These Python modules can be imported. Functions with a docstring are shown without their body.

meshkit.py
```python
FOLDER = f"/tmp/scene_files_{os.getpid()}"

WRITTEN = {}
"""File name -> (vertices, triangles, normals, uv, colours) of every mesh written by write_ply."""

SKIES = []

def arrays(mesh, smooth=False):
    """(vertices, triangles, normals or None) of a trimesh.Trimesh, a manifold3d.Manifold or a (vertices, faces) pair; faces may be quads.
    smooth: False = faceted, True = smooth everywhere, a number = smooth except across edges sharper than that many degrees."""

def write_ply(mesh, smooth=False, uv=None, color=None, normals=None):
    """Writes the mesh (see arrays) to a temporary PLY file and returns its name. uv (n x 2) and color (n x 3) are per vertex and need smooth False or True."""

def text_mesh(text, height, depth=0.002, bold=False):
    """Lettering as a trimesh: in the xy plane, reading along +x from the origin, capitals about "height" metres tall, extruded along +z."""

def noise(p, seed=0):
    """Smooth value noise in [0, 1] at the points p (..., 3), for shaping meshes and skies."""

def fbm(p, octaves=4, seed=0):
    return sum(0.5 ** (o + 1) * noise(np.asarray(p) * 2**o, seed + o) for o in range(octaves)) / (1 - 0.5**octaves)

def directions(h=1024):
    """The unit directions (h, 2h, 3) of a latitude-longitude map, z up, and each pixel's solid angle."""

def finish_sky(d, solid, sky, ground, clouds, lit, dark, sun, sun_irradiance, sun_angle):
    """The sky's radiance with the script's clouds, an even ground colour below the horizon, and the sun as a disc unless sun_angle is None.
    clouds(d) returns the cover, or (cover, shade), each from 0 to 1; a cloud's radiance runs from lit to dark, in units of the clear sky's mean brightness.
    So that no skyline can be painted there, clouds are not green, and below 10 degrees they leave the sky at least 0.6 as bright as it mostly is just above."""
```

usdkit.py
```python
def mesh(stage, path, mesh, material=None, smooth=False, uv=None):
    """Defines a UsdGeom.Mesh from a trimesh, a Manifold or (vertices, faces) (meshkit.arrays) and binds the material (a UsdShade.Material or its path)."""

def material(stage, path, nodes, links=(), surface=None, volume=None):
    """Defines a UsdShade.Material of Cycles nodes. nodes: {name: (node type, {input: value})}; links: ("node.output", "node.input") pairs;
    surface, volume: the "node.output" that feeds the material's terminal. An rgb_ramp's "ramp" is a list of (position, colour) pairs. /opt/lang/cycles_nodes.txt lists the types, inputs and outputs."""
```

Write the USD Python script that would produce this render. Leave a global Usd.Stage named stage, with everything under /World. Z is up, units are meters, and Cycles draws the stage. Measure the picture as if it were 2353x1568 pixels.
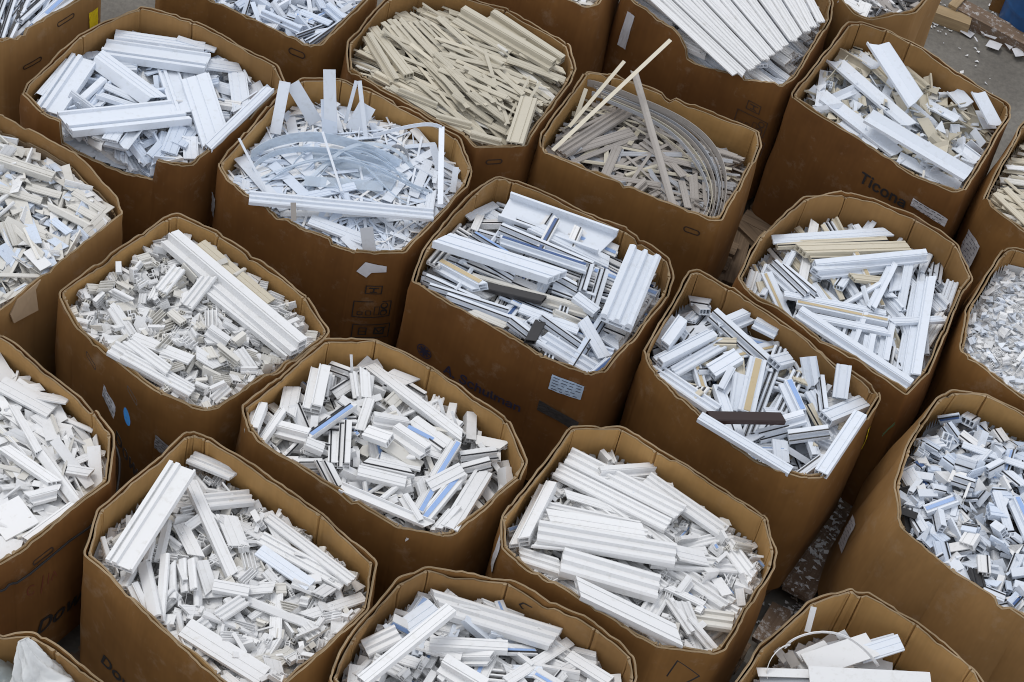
import math, random
import numpy as np
import mapbox_earcut as earcut
from shapely.geometry import Polygon, Point
from shapely import contains_xy
import meshkit, usdkit
from pxr import Usd, UsdGeom, UsdLux, UsdShade, Gf, Sdf, Vt

stage = Usd.Stage.CreateInMemory()
UsdGeom.SetStageUpAxis(stage, UsdGeom.Tokens.z)
UsdGeom.SetStageMetersPerUnit(stage, 1.0)
UsdGeom.Xform.Define(stage, '/World')
UsdGeom.Scope.Define(stage, '/World/Looks')

# ------------------------------------------------------------------ camera, sky, sun, exposure
RIM = 1.10                      # height of the box rims above the yard
EYE = np.array([0.0, 0.0, RIM + 8.15])
PITCH, ROLL, FOC = math.radians(47.42), math.radians(13.5), 5000.0   # FOC in units of a 2353 wide picture
PW, PH = 2353.0, 1568.0
FWD = np.array([0, math.cos(PITCH), -math.sin(PITCH)])
R0, U0 = np.array([1.0, 0, 0]), np.array([0, math.sin(PITCH), math.cos(PITCH)])
RGT = math.cos(ROLL) * R0 + math.sin(ROLL) * U0
UPV = -math.sin(ROLL) * R0 + math.cos(ROLL) * U0
cam = UsdGeom.Camera.Define(stage, '/World/camera')
cam.CreateHorizontalApertureAttr(36.0)
cam.CreateVerticalApertureAttr(36.0 * 682 / 1024)
cam.CreateFocalLengthAttr(36.0 * FOC / PW)
cam.CreateClippingRangeAttr(Gf.Vec2f(0.1, 1000))
m = np.eye(4); m[0, :3], m[1, :3], m[2, :3], m[3, :3] = RGT, UPV, -FWD, EYE
cam.AddTransformOp().Set(Gf.Matrix4d(*m.ravel().tolist()))
cam.CreateExposureAttr(0.12)

SUN_EL, SUN_AZ = math.radians(62), math.radians(-55)     # azimuth = atan2(x, y)
dome = UsdLux.DomeLight.Define(stage, '/World/sky')
dome.GetPrim().SetCustomDataByKey('kind', 'structure')
SKY = usdkit.material(stage, '/World/Looks/overcast_sky', {
    'tc': ('texture_coordinate', {}),
    'sky': ('sky_texture', {'sky_type': 'single_scattering', 'sun_disc': False, 'sun_elevation': SUN_EL, 'sun_rotation': SUN_AZ}),
    'n': ('noise_texture', {'scale': 2.2, 'detail': 4.0, 'roughness': 0.55}),
    'r': ('rgb_ramp', {'ramp': [(0.3, (6.3, 6.7, 7.5)), (0.7, (8.1, 8.3, 8.8))]}),
    'mix': ('mix', {'fac': 0.9}),
    'bg': ('background_shader', {'strength': 0.1})},
    [('tc.generated', 'n.vector'), ('n.fac', 'r.fac'), ('sky.color', 'mix.color1'), ('r.color', 'mix.color2'), ('mix.color', 'bg.color')],
    surface='bg.background')
UsdShade.MaterialBindingAPI.Apply(dome.GetPrim()).Bind(SKY)
sun = UsdLux.DistantLight.Define(stage, '/World/sun')
sun.CreateNormalizeAttr(True); sun.CreateIntensityAttr(0.3); sun.CreateAngleAttr(25.0)
sun.CreateColorAttr(Gf.Vec3f(1.0, 0.97, 0.93))
sun.AddRotateXYZOp().Set(Gf.Vec3f(math.degrees(math.pi / 2 - SUN_EL), 0, math.degrees(math.pi - SUN_AZ)))

# ------------------------------------------------------------------ measuring helpers
def ray(px, py):
    return (px - PW / 2) * RGT - (py - PH / 2) * UPV + FOC * FWD
def at(px, py, z):
    d = ray(px, py)
    return EYE + d * ((z - EYE[2]) / d[2])
def proj(P):
    q = np.asarray(P, float) - EYE
    w = q @ FWD
    return np.stack([PW / 2 + FOC * (q @ RGT) / w, PH / 2 - FOC * (q @ UPV) / w, w], -1)

# ------------------------------------------------------------------ prims
used = {}
def numbered(parent, name):
    n = used.get((parent, name), 0)
    used[(parent, name)] = n + 1
    return f'{parent}/{name}' if n == 0 else f'{parent}/{name}_{n:03d}'
def tag(p, label=None, cat=None, group=None, kind=None):
    for k, v in (('label', label), ('category', cat), ('group', group), ('kind', kind)):
        if v:
            p.SetCustomDataByKey(k, v)
    return p
def thing(name, label, cat, group=None, kind=None, loc=None, rotz=0.0):
    x = UsdGeom.Xform.Define(stage, numbered('/World', name))
    if loc is not None:
        x.AddTranslateOp().Set(Gf.Vec3d(*map(float, loc))); x.AddRotateZOp().Set(float(rotz))
    return tag(x.GetPrim(), label, cat, group, kind)
def put(name, mesh, mat, parent='/World', smooth=False, tint=None, label=None, cat=None, group=None, kind=None):
    if not isinstance(parent, str):
        parent = str(parent.GetPath())
    g = usdkit.mesh(stage, numbered(parent, name), mesh, mat, smooth)
    if tint is not None:
        UsdGeom.PrimvarsAPI(g).CreatePrimvar('tint', Sdf.ValueTypeNames.Color3fArray, 'vertex').Set(Vt.Vec3fArray.FromNumpy(np.asarray(tint, np.float32)))
    return tag(g.GetPrim(), label, cat, group, kind)
def join(ms):
    v, f, n = [], [], 0
    for a, b in ms:
        v.append(a); f.append(np.asarray(b) + n); n += len(a)
    return np.vstack(v), np.vstack(f)
def box_mesh(c, e, ax=None):
    """a box: centre, half extents, rows of ax its axes"""
    s = np.array([[x, y, z] for x in (-1, 1) for y in (-1, 1) for z in (-1, 1)], float) * e
    v = s @ (np.eye(3) if ax is None else np.asarray(ax)) + c
    f = np.array([[0, 1, 3], [0, 3, 2], [4, 6, 7], [4, 7, 5], [0, 4, 5], [0, 5, 1], [2, 3, 7], [2, 7, 6], [0, 2, 6], [0, 6, 4], [1, 5, 7], [1, 7, 3]])
    return v, f

# ------------------------------------------------------------------ materials
def card_mat(name, a, b, stain=0.5):
    return usdkit.material(stage, '/World/Looks/' + name, {
        'g': ('geometry', {}),
        'n1': ('noise_texture', {'scale': 2.2, 'detail': 6.0, 'roughness': 0.6}),
        'r1': ('rgb_ramp', {'ramp': [(0.30, a), (0.68, b)]}),
        'mp': ('mapping', {'scale': (60.0, 60.0, 1.6)}),
        'n2': ('noise_texture', {'scale': 1.0, 'detail': 3.0, 'roughness': 0.6}),
        'r2': ('rgb_ramp', {'ramp': [(0.35, (0.95, 0.95, 0.95)), (0.65, (1.03, 1.03, 1.03))]}),
        'm1': ('mix', {'mix_type': 'multiply', 'fac': 1.0}),
        'n3': ('noise_texture', {'scale': 7.0, 'detail': 8.0, 'roughness': 0.72}),
        'r3': ('rgb_ramp', {'ramp': [(0.56, (0, 0, 0)), (0.78, (stain, stain, stain))]}),
        'm2': ('mix', {'color2': (0.36, 0.27, 0.18)}),
        'b': ('bump', {'strength': 0.25, 'distance': 0.004}),
        'n4': ('noise_texture', {'scale': 9.0, 'detail': 5.0}),
        'p': ('principled_bsdf', {'roughness': 0.75, 'specular_ior_level': 0.25})},
        [('g.position', 'n1.vector'), ('n1.fac', 'r1.fac'), ('g.position', 'mp.vector'), ('mp.vector', 'n2.vector'), ('n2.fac', 'r2.fac'),
         ('r1.color', 'm1.color1'), ('r2.color', 'm1.color2'), ('g.position', 'n3.vector'), ('n3.fac', 'r3.fac'), ('r3.color', 'm2.fac'),
         ('m1.color', 'm2.color1'), ('m2.color', 'p.base_color'), ('g.position', 'n4.vector'), ('n4.fac', 'b.height'), ('b.normal', 'p.normal')], surface='p.BSDF')
CARD_OUT = [card_mat('kraft_board_red_brown', (0.130, 0.054, 0.014), (0.200, 0.090, 0.024)),
            card_mat('kraft_board_brown', (0.155, 0.072, 0.019), (0.240, 0.118, 0.034)),
            card_mat('kraft_board_tan', (0.225, 0.122, 0.042), (0.300, 0.166, 0.060))]
CARD_IN = [card_mat('kraft_liner_tan', (0.335, 0.188, 0.062), (0.450, 0.265, 0.098), 0.25),
           card_mat('kraft_liner_brown', (0.250, 0.136, 0.046), (0.330, 0.185, 0.068), 0.35),
           card_mat('kraft_liner_grey', (0.29, 0.20, 0.12), (0.37, 0.265, 0.165), 0.3)]
CARD_EDGE = card_mat('fluted_board_edge', (0.22, 0.155, 0.085), (0.40, 0.30, 0.185), 0.7)
def plain(name, col, rough=0.5, var=0.12, scale=14.0, **kw):
    lo, hi = [c * (1 - var) for c in col], [min(1, c * (1 + var)) for c in col]
    return usdkit.material(stage, '/World/Looks/' + name, {
        'g': ('geometry', {}), 'n': ('noise_texture', {'scale': scale, 'detail': 5.0, 'roughness': 0.6}), 'r': ('rgb_ramp', {'ramp': [(0.3, lo), (0.7, hi)]}),
        'p': ('principled_bsdf', {'roughness': rough, **kw})},
        [('g.position', 'n.vector'), ('n.fac', 'r.fac'), ('r.color', 'p.base_color')], surface='p.BSDF')
PVC = usdkit.material(stage, '/World/Looks/pvc', {
    'a': ('attribute', {'attribute': 'tint'}), 'g': ('geometry', {}),
    'n': ('noise_texture', {'scale': 26.0, 'detail': 6.0, 'roughness': 0.65}),
    'r': ('rgb_ramp', {'ramp': [(0.22, (0.86, 0.85, 0.82)), (0.45, (1, 1, 1))]}),
    'm': ('mix', {'mix_type': 'multiply', 'fac': 1.0}),
    'p': ('principled_bsdf', {'roughness': 0.42, 'specular_ior_level': 0.45})},
    [('g.position', 'n.vector'), ('n.fac', 'r.fac'), ('a.color', 'm.color1'), ('r.color', 'm.color2'), ('m.color', 'p.base_color')], surface='p.BSDF')
SHEER = usdkit.material(stage, '/World/Looks/sheer_strip', {
    'p': ('principled_bsdf', {'base_color': (0.62, 0.68, 0.74), 'roughness': 0.25}), 't': ('translucent_bsdf', {'color': (0.62, 0.68, 0.74)}),
    'x': ('transparent_bsdf', {'color': (0.9, 0.95, 1.0)}), 'm': ('mix_closure', {'fac': 0.3}), 'm2': ('mix_closure', {'fac': 0.35})},
    [('p.BSDF', 'm.closure1'), ('t.BSDF', 'm.closure2'), ('m.closure', 'm2.closure1'), ('x.BSDF', 'm2.closure2')], surface='m2.closure')
FILM = usdkit.material(stage, '/World/Looks/crumpled_film', {
    'p': ('principled_bsdf', {'base_color': (0.45, 0.50, 0.50), 'roughness': 0.2}), 'x': ('transparent_bsdf', {'color': (0.85, 0.9, 0.9)}), 'm': ('mix_closure', {'fac': 0.45})},
    [('p.BSDF', 'm.closure1'), ('x.BSDF', 'm.closure2')], surface='m.closure')
CONCRETE = usdkit.material(stage, '/World/Looks/yard_concrete', {
    'g': ('geometry', {}), 'n': ('noise_texture', {'scale': 1.6, 'detail': 9.0, 'roughness': 0.68}),
    'r': ('rgb_ramp', {'ramp': [(0.28, (0.105, 0.095, 0.082)), (0.52, (0.165, 0.152, 0.132)), (0.75, (0.225, 0.215, 0.195))]}),
    'n2': ('noise_texture', {'scale': 30.0, 'detail': 5.0, 'roughness': 0.7}), 'r2': ('rgb_ramp', {'ramp': [(0.3, (0.75, 0.75, 0.75)), (0.65, (1.1, 1.1, 1.08))]}),
    'm': ('mix', {'mix_type': 'multiply', 'fac': 1.0}), 'b': ('bump', {'strength': 0.4, 'distance': 0.006}), 'p': ('principled_bsdf', {'roughness': 0.85})},
    [('g.position', 'n.vector'), ('n.fac', 'r.fac'), ('g.position', 'n2.vector'), ('n2.fac', 'r2.fac'), ('r.color', 'm.color1'), ('r2.color', 'm.color2'),
     ('m.color', 'p.base_color'), ('n2.fac', 'b.height'), ('b.normal', 'p.normal')], surface='p.BSDF')
def wood_mat(name, a, b, dust=0.0):
    return usdkit.material(stage, '/World/Looks/' + name, {
        'tc': ('texture_coordinate', {}), 'mp': ('mapping', {'scale': (3.0, 60.0, 60.0)}), 'n': ('noise_texture', {'scale': 1.0, 'detail': 5.0, 'distortion': 0.6}),
        'r': ('rgb_ramp', {'ramp': [(0.3, a), (0.7, b)]}), 'n2': ('noise_texture', {'scale': 24.0, 'detail': 7.0, 'roughness': 0.8}),
        'r2': ('rgb_ramp', {'ramp': [(0.53, (0, 0, 0)), (0.62, (dust, dust, dust))]}), 'm': ('mix', {'color2': (0.55, 0.54, 0.53)}), 'p': ('principled_bsdf', {'roughness': 0.8})},
        [('tc.object', 'mp.vector'), ('mp.vector', 'n.vector'), ('n.fac', 'r.fac'), ('tc.object', 'n2.vector'), ('n2.fac', 'r2.fac'), ('r2.color', 'm.fac'),
         ('r.color', 'm.color1'), ('m.color', 'p.base_color')], surface='p.BSDF')
WOOD = wood_mat('pallet_wood', (0.10, 0.065, 0.038), (0.21, 0.145, 0.09))
WOOD_RED = wood_mat('dusty_red_wood', (0.12, 0.078, 0.050), (0.20, 0.135, 0.088), 0.75)
WOOD_PALE = wood_mat('pale_wood', (0.27, 0.19, 0.10), (0.40, 0.29, 0.16))
INK_DARK = plain('black_print', (0.016, 0.014, 0.014), 0.6)
INK_BROWN = plain('faded_print', (0.060, 0.032, 0.017), 0.7)
INK_BLUE = plain('navy_print', (0.022, 0.020, 0.045), 0.6)
INK_RED = plain('red_marker', (0.16, 0.035, 0.02), 0.6)
PAPER = plain('white_label_paper', (0.58, 0.58, 0.60), 0.5, 0.06)
PAPER_BLUE = plain('pale_blue_label_paper', (0.42, 0.53, 0.66), 0.4, 0.12)
PAPER_GREY = plain('grey_label_paper', (0.30, 0.31, 0.33), 0.5, 0.25, 40)
TAPE_DARK = plain('dark_tape', (0.035, 0.033, 0.033), 0.3, 0.4, 40)
YELLOW = plain('yellow_tape', (0.72, 0.55, 0.02), 0.35, 0.08)
GREEN = plain('green_tape', (0.05, 0.10, 0.05), 0.35, 0.3)
BLUE = plain('blue_sticker', (0.01, 0.13, 0.34), 0.4, 0.1)
SCORE = plain('die_cut_score', (0.035, 0.017, 0.008), 0.8)
ORANGE = plain('clay_brick', (0.42, 0.20, 0.10), 0.8, 0.2)
BAG = usdkit.material(stage, '/World/Looks/white_bag_plastic', {
    'p': ('principled_bsdf', {'base_color': (0.74, 0.75, 0.74), 'roughness': 0.35}), 't': ('translucent_bsdf', {'color': (0.7, 0.71, 0.70)}), 'm': ('mix_closure', {'fac': 0.25})},
    [('p.BSDF', 'm.closure1'), ('t.BSDF', 'm.closure2')], surface='m.closure')

# ------------------------------------------------------------------ the yard
def grid_plane(x0, x1, y0, y1, z):
    return np.array([[x0, y0, z], [x1, y0, z], [x1, y1, z], [x0, y1, z]], float), np.array([[0, 1, 2], [0, 2, 3]])
put('ground', grid_plane(-300, 300, -300, 300, 0.0), CONCRETE, kind='structure')
# ------------------------------------------------------------------ the boxes: rim corners measured in the photograph, clockwise from the left
BASE = 0.145                    # top of the pallets
BOXES = {
'A': dict(c=[(44,211),(179,79),(318,12),(447,46),(640,150),(660,195),(492,345),(419,383),(91,262)], out=0, inn=1,
    tears={7: [(419,383),(359,369),(356,412),(281,394),(240,376),(176,348),(141,327),(137,283),(91,262)]},
    label='octagonal cardboard box with torn front, full of large wide white profiles'),
'B': dict(c=[(500,375),(640,215),(692,179),(787,181),(858,208),(1058,317),(1086,390),(1075,425),(931,583),(815,583),(520,418)], out=0, inn=0,
    tears={9: [(815,585),(759,564),(755,552),(706,534),(660,507),(639,503),(600,470),(560,448),(520,418)]},
    label='cardboard box of thin white strips with handling symbols printed on its front'),
'C': dict(c=[(794,95),(885,0),(960,-35),(1164,18),(1308,102),(1324,160),(1312,190),(1205,340),(1090,345),(1062,314),(828,180),(798,165)], out=0, inn=1, tears={},
    label='worn cardboard box heaped with beige slats and strips'),
'D': dict(c=[(1238,310),(1345,163),(1407,170),(1745,298),(1753,340),(1660,508),(1635,508),(1246,352)], out=1, inn=0, tears={},
    label='square cardboard box of grey strips with one long curved band'),
'E': dict(c=[(942,650),(972,570),(1085,440),(1140,402),(1180,410),(1440,525),(1540,595),(1550,640),(1540,680),(1395,855),(1350,862),(1245,820),(963,660)], out=0, inn=1, tears={},
    label='scuffed box with blue name print, filled with black-sealed white window profiles'),
'F': dict(c=[(1820,215),(1945,50),(1975,48),(2039,69),(2095,98),(2318,240),(2322,268),(2218,440),(2195,446),(2099,405),(1828,228)], out=0, inn=1, tears={},
    label='brown box with handwritten black name, holding white angles and beige chips'),
'G': dict(c=[(1430,-15),(1442,-60),(1570,-190),(1630,-200),(1890,-60),(1917,5),(1912,50),(1828,178),(1795,200),(1460,10)], out=0, inn=1,
    tears={8: [(1777,192),(1709,184),(1706,171),(1690,172),(1639,158),(1600,146),(1580,132),(1576,112),(1562,84),(1545,66),(1509,46),(1480,22)]},
    label='box with ragged torn front edge under a load of long parallel white profiles'),
'H': dict(c=[(362,-60),(440,-170),(600,-240),(840,-120),(872,-70),(866,-20),(740,108),(705,108),(480,0),(375,-35)], out=1, inn=1, tears={},
    label='cardboard box at the top edge with bluish white scraps and striped profiles'),
'I': dict(c=[(-330,-30),(-200,-170),(60,-150),(232,-55),(226,-25),(14,97),(-15,95)], out=2, inn=0, tears={},
    label='box in the top left corner with yellow tape and two hand slots'),
'J': dict(c=[(-330,430),(-230,290),(-130,225),(0,262),(176,352),(270,455),(281,492),(74,656),(0,717),(-60,712),(-320,520)], out=2, inn=2, tears={}, idrop=0.10,
    label='grey-lined box at the left edge with a torn flap folded outwards'),
'K': dict(c=[(133,668),(380,497),(408,489),(510,532),(706,680),(759,762),(745,780),(500,943),(475,946),(360,905),(169,752),(137,690)], out=1, inn=0, tears={},
    label='box with a blue round sticker, full of tiny white offcuts and long profiles'),
'L': dict(c=[(552,935),(748,778),(866,776),(995,842),(1170,968),(1215,1062),(1195,1100),(1045,1230),(1015,1235),(910,1215),(590,1020),(562,985)], out=1, inn=0, tears={},
    label='clean octagonal box of white profile pieces with black and blue stripes'),
'M': dict(c=[(1478,805),(1580,622),(1605,618),(1680,655),(2015,890),(2030,912),(1895,1095),(1850,1100),(1793,1085),(1500,860),(1485,835)], out=1, inn=1, tears={8: [(1793,1087),(1740,1066),(1660,1003),(1600,951),(1540,896),(1500,862)]},
    label='rectangular box holding white profiles and one dark brown bar'),
'N': dict(c=[(1690,640),(1740,545),(1845,452),(1944,438),(2110,497),(2200,565),(2240,638),(2215,670),(2135,862),(2085,910),(1715,668)], out=0, inn=1, crump=.06, tears={},
    label='dusty octagonal box of cream and white long profiles'),
'O': dict(c=[(2262,450),(2345,285),(2400,240),(2650,380),(2690,430),(2560,640),(2480,640),(2275,475)], out=1, inn=1, bulge=0.07, tears={},
    label='box cut by the right edge, with beige slats and a white label'),
'P': dict(c=[(2203,790),(2222,700),(2300,575),(2330,567),(2420,590),(2640,720),(2680,780),(2560,990),(2500,1000),(2353,919),(2215,815)], out=1, inn=1, flare=0.05, tears={},
    label='box at the right edge brimming with tiny crumpled white chips'),
'Q': dict(c=[(2052,1110),(2075,1035),(2150,915),(2190,897),(2268,904),(2600,1080),(2680,1180),(2560,1450),(2480,1480),(2353,1420),(2180,1311),(2066,1216)], out=2, inn=0, flare=0.13, bulge=.06, tears={},
    label='big bulging box of small white offcuts with blue and black edges'),
'R': dict(c=[(1150,1190),(1310,983),(1430,979),(1516,1030),(1765,1188),(1788,1265),(1782,1305),(1665,1495),(1640,1504),(1509,1492),(1180,1285),(1150,1262)], out=1, inn=0, tears={},
    label='box marked with a handwritten number, holding long ribbed white profiles'),
'S': dict(c=[(192,1278),(222,1172),(420,995),(445,987),(480,1000),(745,1180),(868,1290),(850,1400),(660,1575),(600,1620),(560,1615),(489,1556)], out=1, inn=0, tears={},
    label='large box in the lower left with one big profile leaning on its rim'),
'T': dict(c=[(-250,960),(-110,770),(-60,750),(0,761),(225,944),(265,998),(255,1105),(35,1280),(-10,1305),(-70,1290),(-260,1080)], out=0, inn=0, tears={},
    label='box at the left edge tied with a black cord, full of flat white scraps'),
'U': dict(c=[(752,1560),(800,1460),(910,1330),(981,1302),(1170,1332),(1375,1438),(1460,1510),(1470,1560),(1400,1680),(1300,1760),(1180,1760),(800,1620)], out=1, inn=1, crump=.09, tears={},
    label='crumpled box at the bottom edge with a curved mark inside its back wall'),
'V': dict(c=[(1688,1570),(1740,1490),(1860,1378),(1950,1348),(1985,1355),(2110,1430),(2240,1535),(2275,1600),(2190,1810),(2080,1860),(1720,1640)], out=1, inn=0, tears={},
    label='box in the bottom right with white sheets and a hooped strip'),
'W': dict(c=[(-330,1640),(-190,1500),(-60,1460),(75,1453),(134,1488),(240,1570),(260,1620),(100,1900),(-100,1900)], out=1, inn=1, tears={},
    label='box in the bottom left corner holding plastic film and a white bag'),
'X': dict(c=[(1040,-150),(1180,-270),(1250,-290),(1425,-150),(1432,-80),(1375,14),(1345,18),(1270,-10)], out=0, inn=0, flare=.09, tears={},
    label='plain brown box with rounded corner between the beige slats and long profiles'),
'Y': dict(c=[(1905,-30),(1960,-160),(2130,-190),(2185,-60),(2140,-10),(2105,28),(2000,46),(1960,35)], out=2, inn=1, tears={},
    label='sagging box at the top right with rubble and wrinkled film'),
}
rng_b = np.random.default_rng(5)

def noise2(x, y, z, f, seed):
    return meshkit.fbm(np.stack([np.asarray(x) * f, np.asarray(y) * f, np.asarray(z) * f], -1) + 50.0, 3, seed) - 0.5

class Carton:
    def __init__(s, key, d):
        s.key, s.d = key, d
        s.P = np.array([at(x, y, RIM)[:2] for x, y in d['c']])
        s.n = len(s.P)
        s.poly = Polygon(s.P).buffer(0)
        s.cen = np.array(s.poly.centroid.coords[0])
        s.T = np.roll(s.P, -1, 0) - s.P
        s.L = np.linalg.norm(s.T, axis=1)
        s.T = s.T / s.L[:, None]
        s.N = np.stack([-s.T[:, 1], s.T[:, 0]], 1)
        s.tear = {}
        for e, pts in d['tears'].items():
            q = []
            for px, py in pts:
                dr = ray(px, py)
                t = ((s.P[e] - EYE[:2]) @ s.N[e]) / (dr[:2] @ s.N[e])
                h = EYE + dr * t
                q.append(((h[:2] - s.P[e]) @ s.T[e], h[2]))
            q.sort(key=lambda a: a[0])
            s.tear[e] = np.array(q)
        s.flare = d.get('flare', 0.012)
        s.bulge = d.get('bulge', 0.03)
    def rim(s, e, u, xy, ply):
        z = RIM + s.d.get('crump', 0.034) * noise2(xy[:, 0], xy[:, 1], 0 * u, 5.0, 3 + 2 * ply) + 0.012 * noise2(xy[:, 0], xy[:, 1], 0 * u, 22.0, 9 + ply)
        z = z - 0.22 * np.clip(noise2(xy[:, 0], xy[:, 1], 0 * u, 9.0, 41) - 0.17, 0, .2) - (0.10 * np.clip(noise2(xy[:, 0], xy[:, 1], 0 * u, 30.0, 43 + ply) - 0.2, 0, .2))
        if ply:
            z = z - s.d.get('idrop', 0.004)
        if e in s.tear:
            q = s.tear[e]
            inside = (u > q[0, 0]) & (u < q[-1, 0])
            tz = np.interp(u, q[:, 0], q[:, 1]) + 0.014 * noise2(xy[:, 0], xy[:, 1], 0 * u, 45.0, 5)
            z = np.where(inside, np.minimum(z, tz - 0.006 * ply), z)
        return z
    def path(s, e):
        """points along edge e with half of the rounded corner at either end, their outward normals and their place along the edge"""
        def bez(i):
            a, b = s.L[i - 1], s.L[i]
            r = min(0.022, 0.35 * a, 0.35 * b)
            p0, p1, p2 = s.P[i] - s.T[i - 1] * r, s.P[i], s.P[i] + s.T[i] * r
            t = np.linspace(0, 1, 7)[:, None]
            return (1 - t) ** 2 * p0 + 2 * t * (1 - t) * p1 + t * t * p2, (1 - t) * s.N[i - 1] + t * s.N[i]
        pa, na = bez(e); pb, nb = bez((e + 1) % s.n)
        k = max(2, int(s.L[e] / (0.012 if e in s.tear else 0.03)))
        t = np.linspace(0, 1, k + 1)[1:-1]; t = np.r_[min(.2, .008 / s.L[e]), t[1:-1], 1 - min(.2, .008 / s.L[e])] if k > 4 else t
        t = t[:, None]; k = len(t) + 1
        pts = np.vstack([pa[3:], pa[-1] * (1 - t) + pb[0] * t, pb[:4]])
        nn = np.vstack([na[3:], np.repeat(s.N[e][None], k - 1, 0), nb[:4]])
        nn = nn / np.linalg.norm(nn, axis=1, keepdims=True)
        return pts, nn, (pts - s.P[e]) @ s.T[e]
    def swell(s, e, u, f):
        return s.bulge * min(1, s.L[e] / 0.5) * np.sin(np.pi * np.clip(f, 0, 1)) * (1 - np.clip(2 * u / s.L[e] - 1, -1, 1) ** 2) + s.flare * np.clip(1 - f, 0, 1)
    def surf(s, e, u, z, off):
        u, z = np.asarray(u, float), np.asarray(z, float)
        xy = s.P[e] + u[..., None] * s.T[e] + (s.swell(e, u, (z - BASE) / (RIM - BASE)) + off)[..., None] * s.N[e]
        return np.concatenate([xy, z[..., None]], -1)
    def wall(s, e, ply, o_out, o_in):
        pts, nn, u = s.path(e)
        top = s.rim(e, u, pts, ply)
        F = np.array([0, .2, .4, .55, .7, .82, .92, 1.0])
        rows = []
        for off in (o_out, o_in):
            for f in F:
                z = BASE + (top - BASE) * f
                w = noise2(pts[:, 0], pts[:, 1], z, 4.0, 21) * 0.032 * min(1, 3 * f) + (noise2(pts[:, 0], pts[:, 1], z, 14.0, 31 + ply) * 0.018 if f > 0.9 else 0)
                b = s.swell(e, u, (z - BASE) / (RIM - BASE)) + off + w
                xy = pts + b[:, None] * nn
                if ply and off == o_in:       # crease lines standing a little proud at the folds
                    k = np.minimum(np.abs(u), np.abs(s.L[e] - u))
                    xy = xy + (np.where(k < 0.005, 0.009, np.where(k < 0.022, -0.006, 0)))[:, None] * nn
                rows.append(np.column_stack([xy, z]))
        m, w = len(F), len(pts)
        V = np.vstack(rows)
        def strip(r0, r1, flip):
            a = r0 * w + np.arange(w - 1); b = r1 * w + np.arange(w - 1)
            q = np.stack([a, a + 1, b + 1, b], 1)
            return q[:, ::-1] if flip else q
        faces = [strip(i, i + 1, True) for i in range(m - 1)] + [strip(m + i, m + i + 1, False) for i in range(m - 1)]
        Q = np.vstack(faces)
        cap_v = np.vstack([rows[m - 1], (rows[m - 1] + rows[2 * m - 1]) / 2 - [0, 0, 0.004], rows[2 * m - 1]])
        cap_v[:, 2] += 0.0015
        cq = []
        for r in (0, 1):
            a = r * w + np.arange(w - 1)
            cq.append(np.stack([a, a + w, a + w + 1, a + 1], 1))
        tri = lambda q: np.vstack([q[:, [0, 1, 2]], q[:, [0, 2, 3]]])
        return (V, tri(Q)), (cap_v, tri(np.vstack(cq)))

CARTONS = {}
for key, d in BOXES.items():
    b = CARTONS[key] = Carton(key, d)
    o = thing('cardboard_box', d['label'], 'cardboard box')
    b.prim = o
    caps = []
    for e in range(b.n):
        m1, c1 = b.wall(e, 0, 0.0, -0.0095)
        put('side_panel', m1, CARD_OUT[d['out']], o, smooth=40)
        m2, c2 = b.wall(e, 1, -0.0185, -0.027)
        put('liner_panel', m2, CARD_IN[d['inn']], o, smooth=40)
        caps += [c1, c2]
    put('board_edge', join(caps), CARD_EDGE, o)
    b.inner = Polygon(b.P).buffer(0).buffer(-0.028)

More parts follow.
